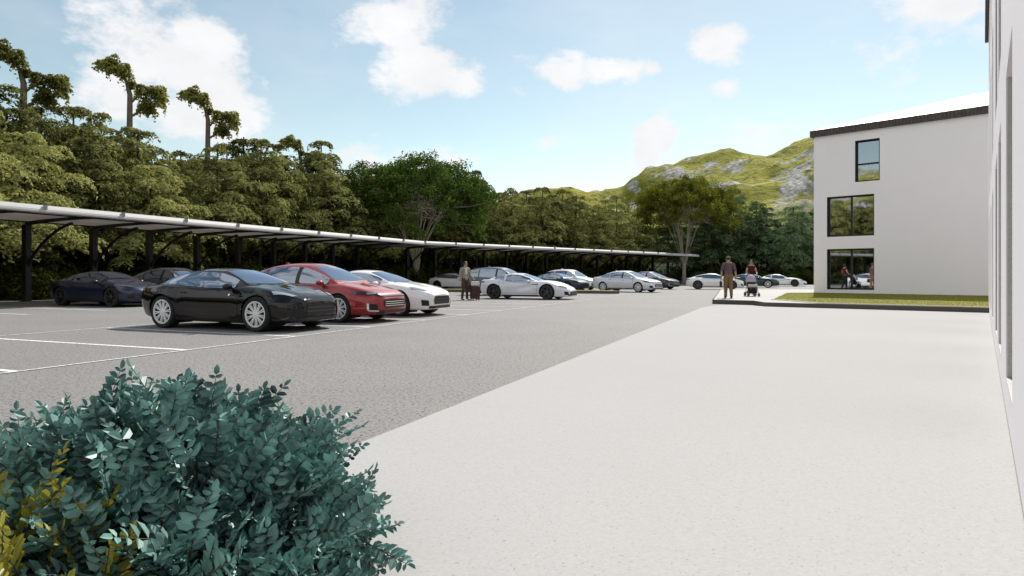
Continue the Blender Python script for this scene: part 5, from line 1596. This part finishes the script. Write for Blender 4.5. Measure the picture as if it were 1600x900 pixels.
# woman pushing a pushchair towards us
sx_, sy_ = 11.15, 30.35
S_H = R(-8)
wom, Jf = human('person', (sx_ + .31, sy_ + .92, .165), S_H, stand(elR=(-.235, -.03, 1.14), wrR=(-.205, -.26, 1.05), paR=(-.20, -.335, 1.035), elL=(.235, -.03, 1.14), wrL=(.205, -.26, 1.05), paL=(.20, -.335, 1.035), face=(-.25, -1, 0),
    shL=(.165, .01, 1.40), shR=(-.165, .01, 1.40), knL=(.09, -.08, .50), anL=(.095, -.05, .09), heL=(.095, -.01, .04), ballL=(.10, -.16, .035), toeL=(.105, -.23, .03), anR=(-.095, .14, .10), heR=(-.095, .18, .05), ballR=(-.10, .03, .035), toeR=(-.105, -.04, .028)),
    dict(chest=(.145, .105), spine=(.118, .09)), 'woman with dark hair in burgundy sleeveless top pushing a pushchair towards us',
    [('trousers', cloth('black_cloth', (0.018, 0.017, 0.020)), PANTS + ['torso'], .010, (0.04, 1.0)), ('top', cloth('burgundy', (0.075, 0.012, 0.022)), ['torso'], .012, (.96, 1.45)), ('shoes', MATS['black_shoe'], ['foot'], .008, None)], dict(mat=m_hair, low=.16), (.95, .95), .985)
PC = empty('pushchair', (sx_, sy_, .165), S_H); tag(PC, 'pushchair with lavender hood, black seat and grey basket in front of the woman in burgundy', 'pushchair')
m_lav = cloth('lavender_cloth', (0.42, 0.36, 0.46)); m_pcb = cloth('pushchair_black', (0.02, 0.02, 0.022)); m_pcg = cloth('pushchair_grey', (0.50, 0.49, 0.46)); m_tub = mat('grey_tube', (.32, .32, .33), .35, .8)
bm = bmesh.new()
for s in (-1, 1):
    tube(bm, [(s * .23, -.36, .10), (s * .22, -.12, .40), (s * .21, .22, .78), (s * .20, .52, 1.00), (s * .17, .57, 1.02)], .012, 6)
    tube(bm, [(s * .23, .34, .11), (s * .22, .10, .42), (s * .21, -.04, .58)], .012, 6)
tube(bm, [(-.17, .57, 1.02), (.17, .57, 1.02)], .014, 8); tube(bm, [(-.23, .34, .11), (.23, .34, .11)], .010, 6); tube(bm, [(-.23, -.36, .12), (.23, -.36, .12)], .010, 6)
obj('pushchair_frame', bm_mesh('pushchair_frame', bm, 50), m_tub, PC)
bm = bmesh.new()                                                # hood: quarter shell over the seat
rows = []
for i in range(9):
    t = R(-10) + R(120) * i / 8
    rows.append([bm.verts.new((.235 * math.cos(a), .20 - .34 * math.cos(t) * math.sin(a) * .9, .66 + (.30 * math.sin(t) + .06) * math.sin(a))) for a in [math.pi * k / 12 for k in range(13)]])
for i in range(8):
    for k in range(12): bm.faces.new((rows[i][k], rows[i][k + 1], rows[i + 1][k + 1], rows[i + 1][k]))
obj('hood', bm_mesh('hood', bm, 40), m_lav, PC)
bm = bmesh.new(); box(bm, (0, .13, .60), (.40, .05, .46), Matrix.Rotation(R(-22), 3, 'X')); box(bm, (0, -.06, .40), (.40, .34, .06)); bevel(bm, .02, 2)
obj('seat', bm_mesh('seat', bm, 40), m_pcb, PC)
bm = bmesh.new(); box(bm, (0, -.20, .50), (.41, .07, .16), Matrix.Rotation(R(14), 3, 'X')); bevel(bm, .025, 2); obj('bumper_bar', bm_mesh('bumper_bar', bm, 40), m_pcg, PC)
bm = bmesh.new(); box(bm, (0, -.27, .27), (.36, .05, .20), Matrix.Rotation(R(-20), 3, 'X')); bevel(bm, .015, 2); obj('footrest', bm_mesh('footrest', bm, 40), m_pcb, PC)
bm = bmesh.new(); box(bm, (0, .08, .20), (.38, .40, .12)); bevel(bm, .02, 2); obj('basket', bm_mesh('basket', bm, 40), m_pcb, PC)
for s in (-1, 1):
    for y, rr in ((-.36, .085), (.34, .105)):
        for off in (-.028, .028):
            bm = bmesh.new(); lathe(bm, [(.001, -.014), (rr * .6, -.014), (rr * .62, -.010), (rr * .75, -.014), (rr, -.010), (rr, .010), (rr * .75, .014), (rr * .62, .010), (rr * .6, .014), (.001, .014)], 'X', 18)
            bmesh.ops.recalc_face_normals(bm, faces=bm.faces[:]); obj('wheel', bm_mesh('wheel', bm, 40), mat('grey_rubber', (.10, .10, .10), .7), PC, (s * .235 + off, y, rr))

# ------------------------------------------------------------------ foreground shrub
def spray_bush(seed, R3, n, lm_name, lo=.62):
    """dome of pinnate sprays: stems with paired oval leaflets. R3 radii"""
    rs = random.Random(seed); V = []; bm = bmesh.new()
    def leaf(p, d, nrm, ln, wd):
        s = d.cross(nrm).normalized(); nr = s.cross(d).normalized()
        b = p; t = p + d * ln - nr * ln * .10
        a1, a2 = .28, .70
        L1 = p + d * ln * a1 + s * wd * .46 + nr * wd * .16; L2 = p + d * ln * a2 + s * wd * .48 + nr * wd * .14 - nr * ln * .03
        R1 = p + d * ln * a1 - s * wd * .46 + nr * wd * .16; R2 = p + d * ln * a2 - s * wd * .48 + nr * wd * .14 - nr * ln * .03
        V.extend((b, L1, L2, t)); V.extend((b, t, R2, R1))
    for i in range(n):
        z = rs.uniform(-.35, 1) ; a = rs.uniform(0, 6.2832)
        z = max(-.3, z)
        q = math.sqrt(max(0, 1 - z * z)); k = rs.uniform(lo, 1.0) if i % 4 else rs.uniform(.3, lo)
        lump = 1 + .10 * math.sin(3.1 * a + seed) * q + .07 * math.sin(7 * a + 3 * z) + .05 * math.sin(11 * z + 2 * a)
        dr = Vector((math.cos(a) * q, math.sin(a) * q, z))
        p = Vector((dr.x * R3[0], dr.y * R3[1], dr.z * R3[2] * (1.0 + .16 * math.exp(-((dr.x * R3[0] - .05) / .30) ** 2)))) * k * lump
        out = Vector((dr.x / R3[0], dr.y / R3[1], dr.z / R3[2])).normalized()
        dirn = (out * 1.0 + Vector((0, 0, .38)) + Vector((rs.gauss(0, .55), rs.gauss(0, .55), rs.gauss(0, .45)))).normalized()
        ln = rs.uniform(.13, .25)
        nrm = (out + Vector((rs.gauss(0, .5), rs.gauss(0, .5), rs.gauss(0, .5) + .3))).normalized()
        side = dirn.cross(nrm).normalized(); nrm = side.cross(dirn).normalized()
        bend = Vector((rs.gauss(0, .12), rs.gauss(0, .12), rs.uniform(-.28, .02)))
        pts = [p + dirn * ln * t + bend * ln * t * t for t in (0, .25, .5, .75, 1)]
        p0 = pts[0] - dirn * .10 - out * .05
        tube(bm, [p0, pts[0], pts[2], pts[4]], [.0026, .0022, .0018, .001], 4, False)
        m = int(ln / .031)
        for j in range(m):
            t = (j + .7) / m
            c = p + dirn * ln * t + bend * ln * t * t
            tang = (dirn + bend * 2 * t).normalized()
            sz = (.043 + .014 * math.sin(math.pi * min(1, t * 1.1))) * rs.uniform(.82, 1.12) * (1 - .35 * max(0, t - .7) / .3)
            for sg in (-1, 1):
                d = (side * sg * .95 + tang * .48 + nrm * rs.uniform(-.15, .35)).normalized()
                leaf(c, d, (nrm + Vector((rs.gauss(0, .26), rs.gauss(0, .26), rs.gauss(0, .26)))).normalized(), sz, sz * .54)
        leaf(pts[4], (dirn + bend).normalized(), nrm, .04, .02)
    stems = bmesh.new()
    for i in range(40):
        a = rs.uniform(0, 6.283); q = rs.uniform(.2, .85)
        tip = Vector((math.cos(a) * q * R3[0], math.sin(a) * q * R3[1], R3[2] * rs.uniform(.2, .8) * math.sqrt(max(.05, 1 - q * q))))
        b0 = Vector((math.cos(a) * .12, math.sin(a) * .12, -.45 * R3[2]))
        tube(stems, [b0, b0.lerp(tip, .5) + Vector((0, 0, .08)), tip], [.012, .008, .003], 5, False)
    arr = np.array([v[:] for v in V])
    return quads_mesh('leaves', arr), bm_mesh('stem', stems, 60), bm_mesh('leaf_stalks', bm, 60)

lm_teal = leaf_mat('teal_leaf', (0.006, 0.028, 0.025), (0.170, 0.370, 0.325), .18, 9, gloss=.065, rough=.48, objrand=0)
lm_gold = leaf_mat('golden_leaf', (0.20, 0.19, 0.020), (0.42, 0.38, 0.05), .35, 2.5, gloss=.05, objrand=0)
m_twig = mat('twig', (0.055, 0.05, 0.03), .8)
def shrub(name, loc, R3, n, lm, label, seed, zoff, lo=.62):
    root = empty(name, loc); tag(root, label, 'shrub')
    a, b, c = spray_bush(seed, R3, n, '', lo)
    for nm, me, mt in (('foliage', a, lm), ('stem', b, m_twig), ('leaf_stalks', c, m_twig)):
        o = obj(nm, me, mt, root); o.location = (0, 0, zoff)
        if nm == 'foliage': o.data.polygons.foreach_set('use_smooth', [False] * len(o.data.polygons))
    return root
shrub('leafy_shrub', (-1.34, 2.42, 0.0), (.80, .68, .46), 2500, lm_teal, 'big teal green shrub with paired oval leaves filling the lower left foreground', 4, .10)
shrub('golden_shrub', (-1.46, 1.80, 0.0), (.42, .18, .32), 170, lm_gold, 'yellow green leafy shrub growing through the left side of the teal shrub', 8, .12, .8)
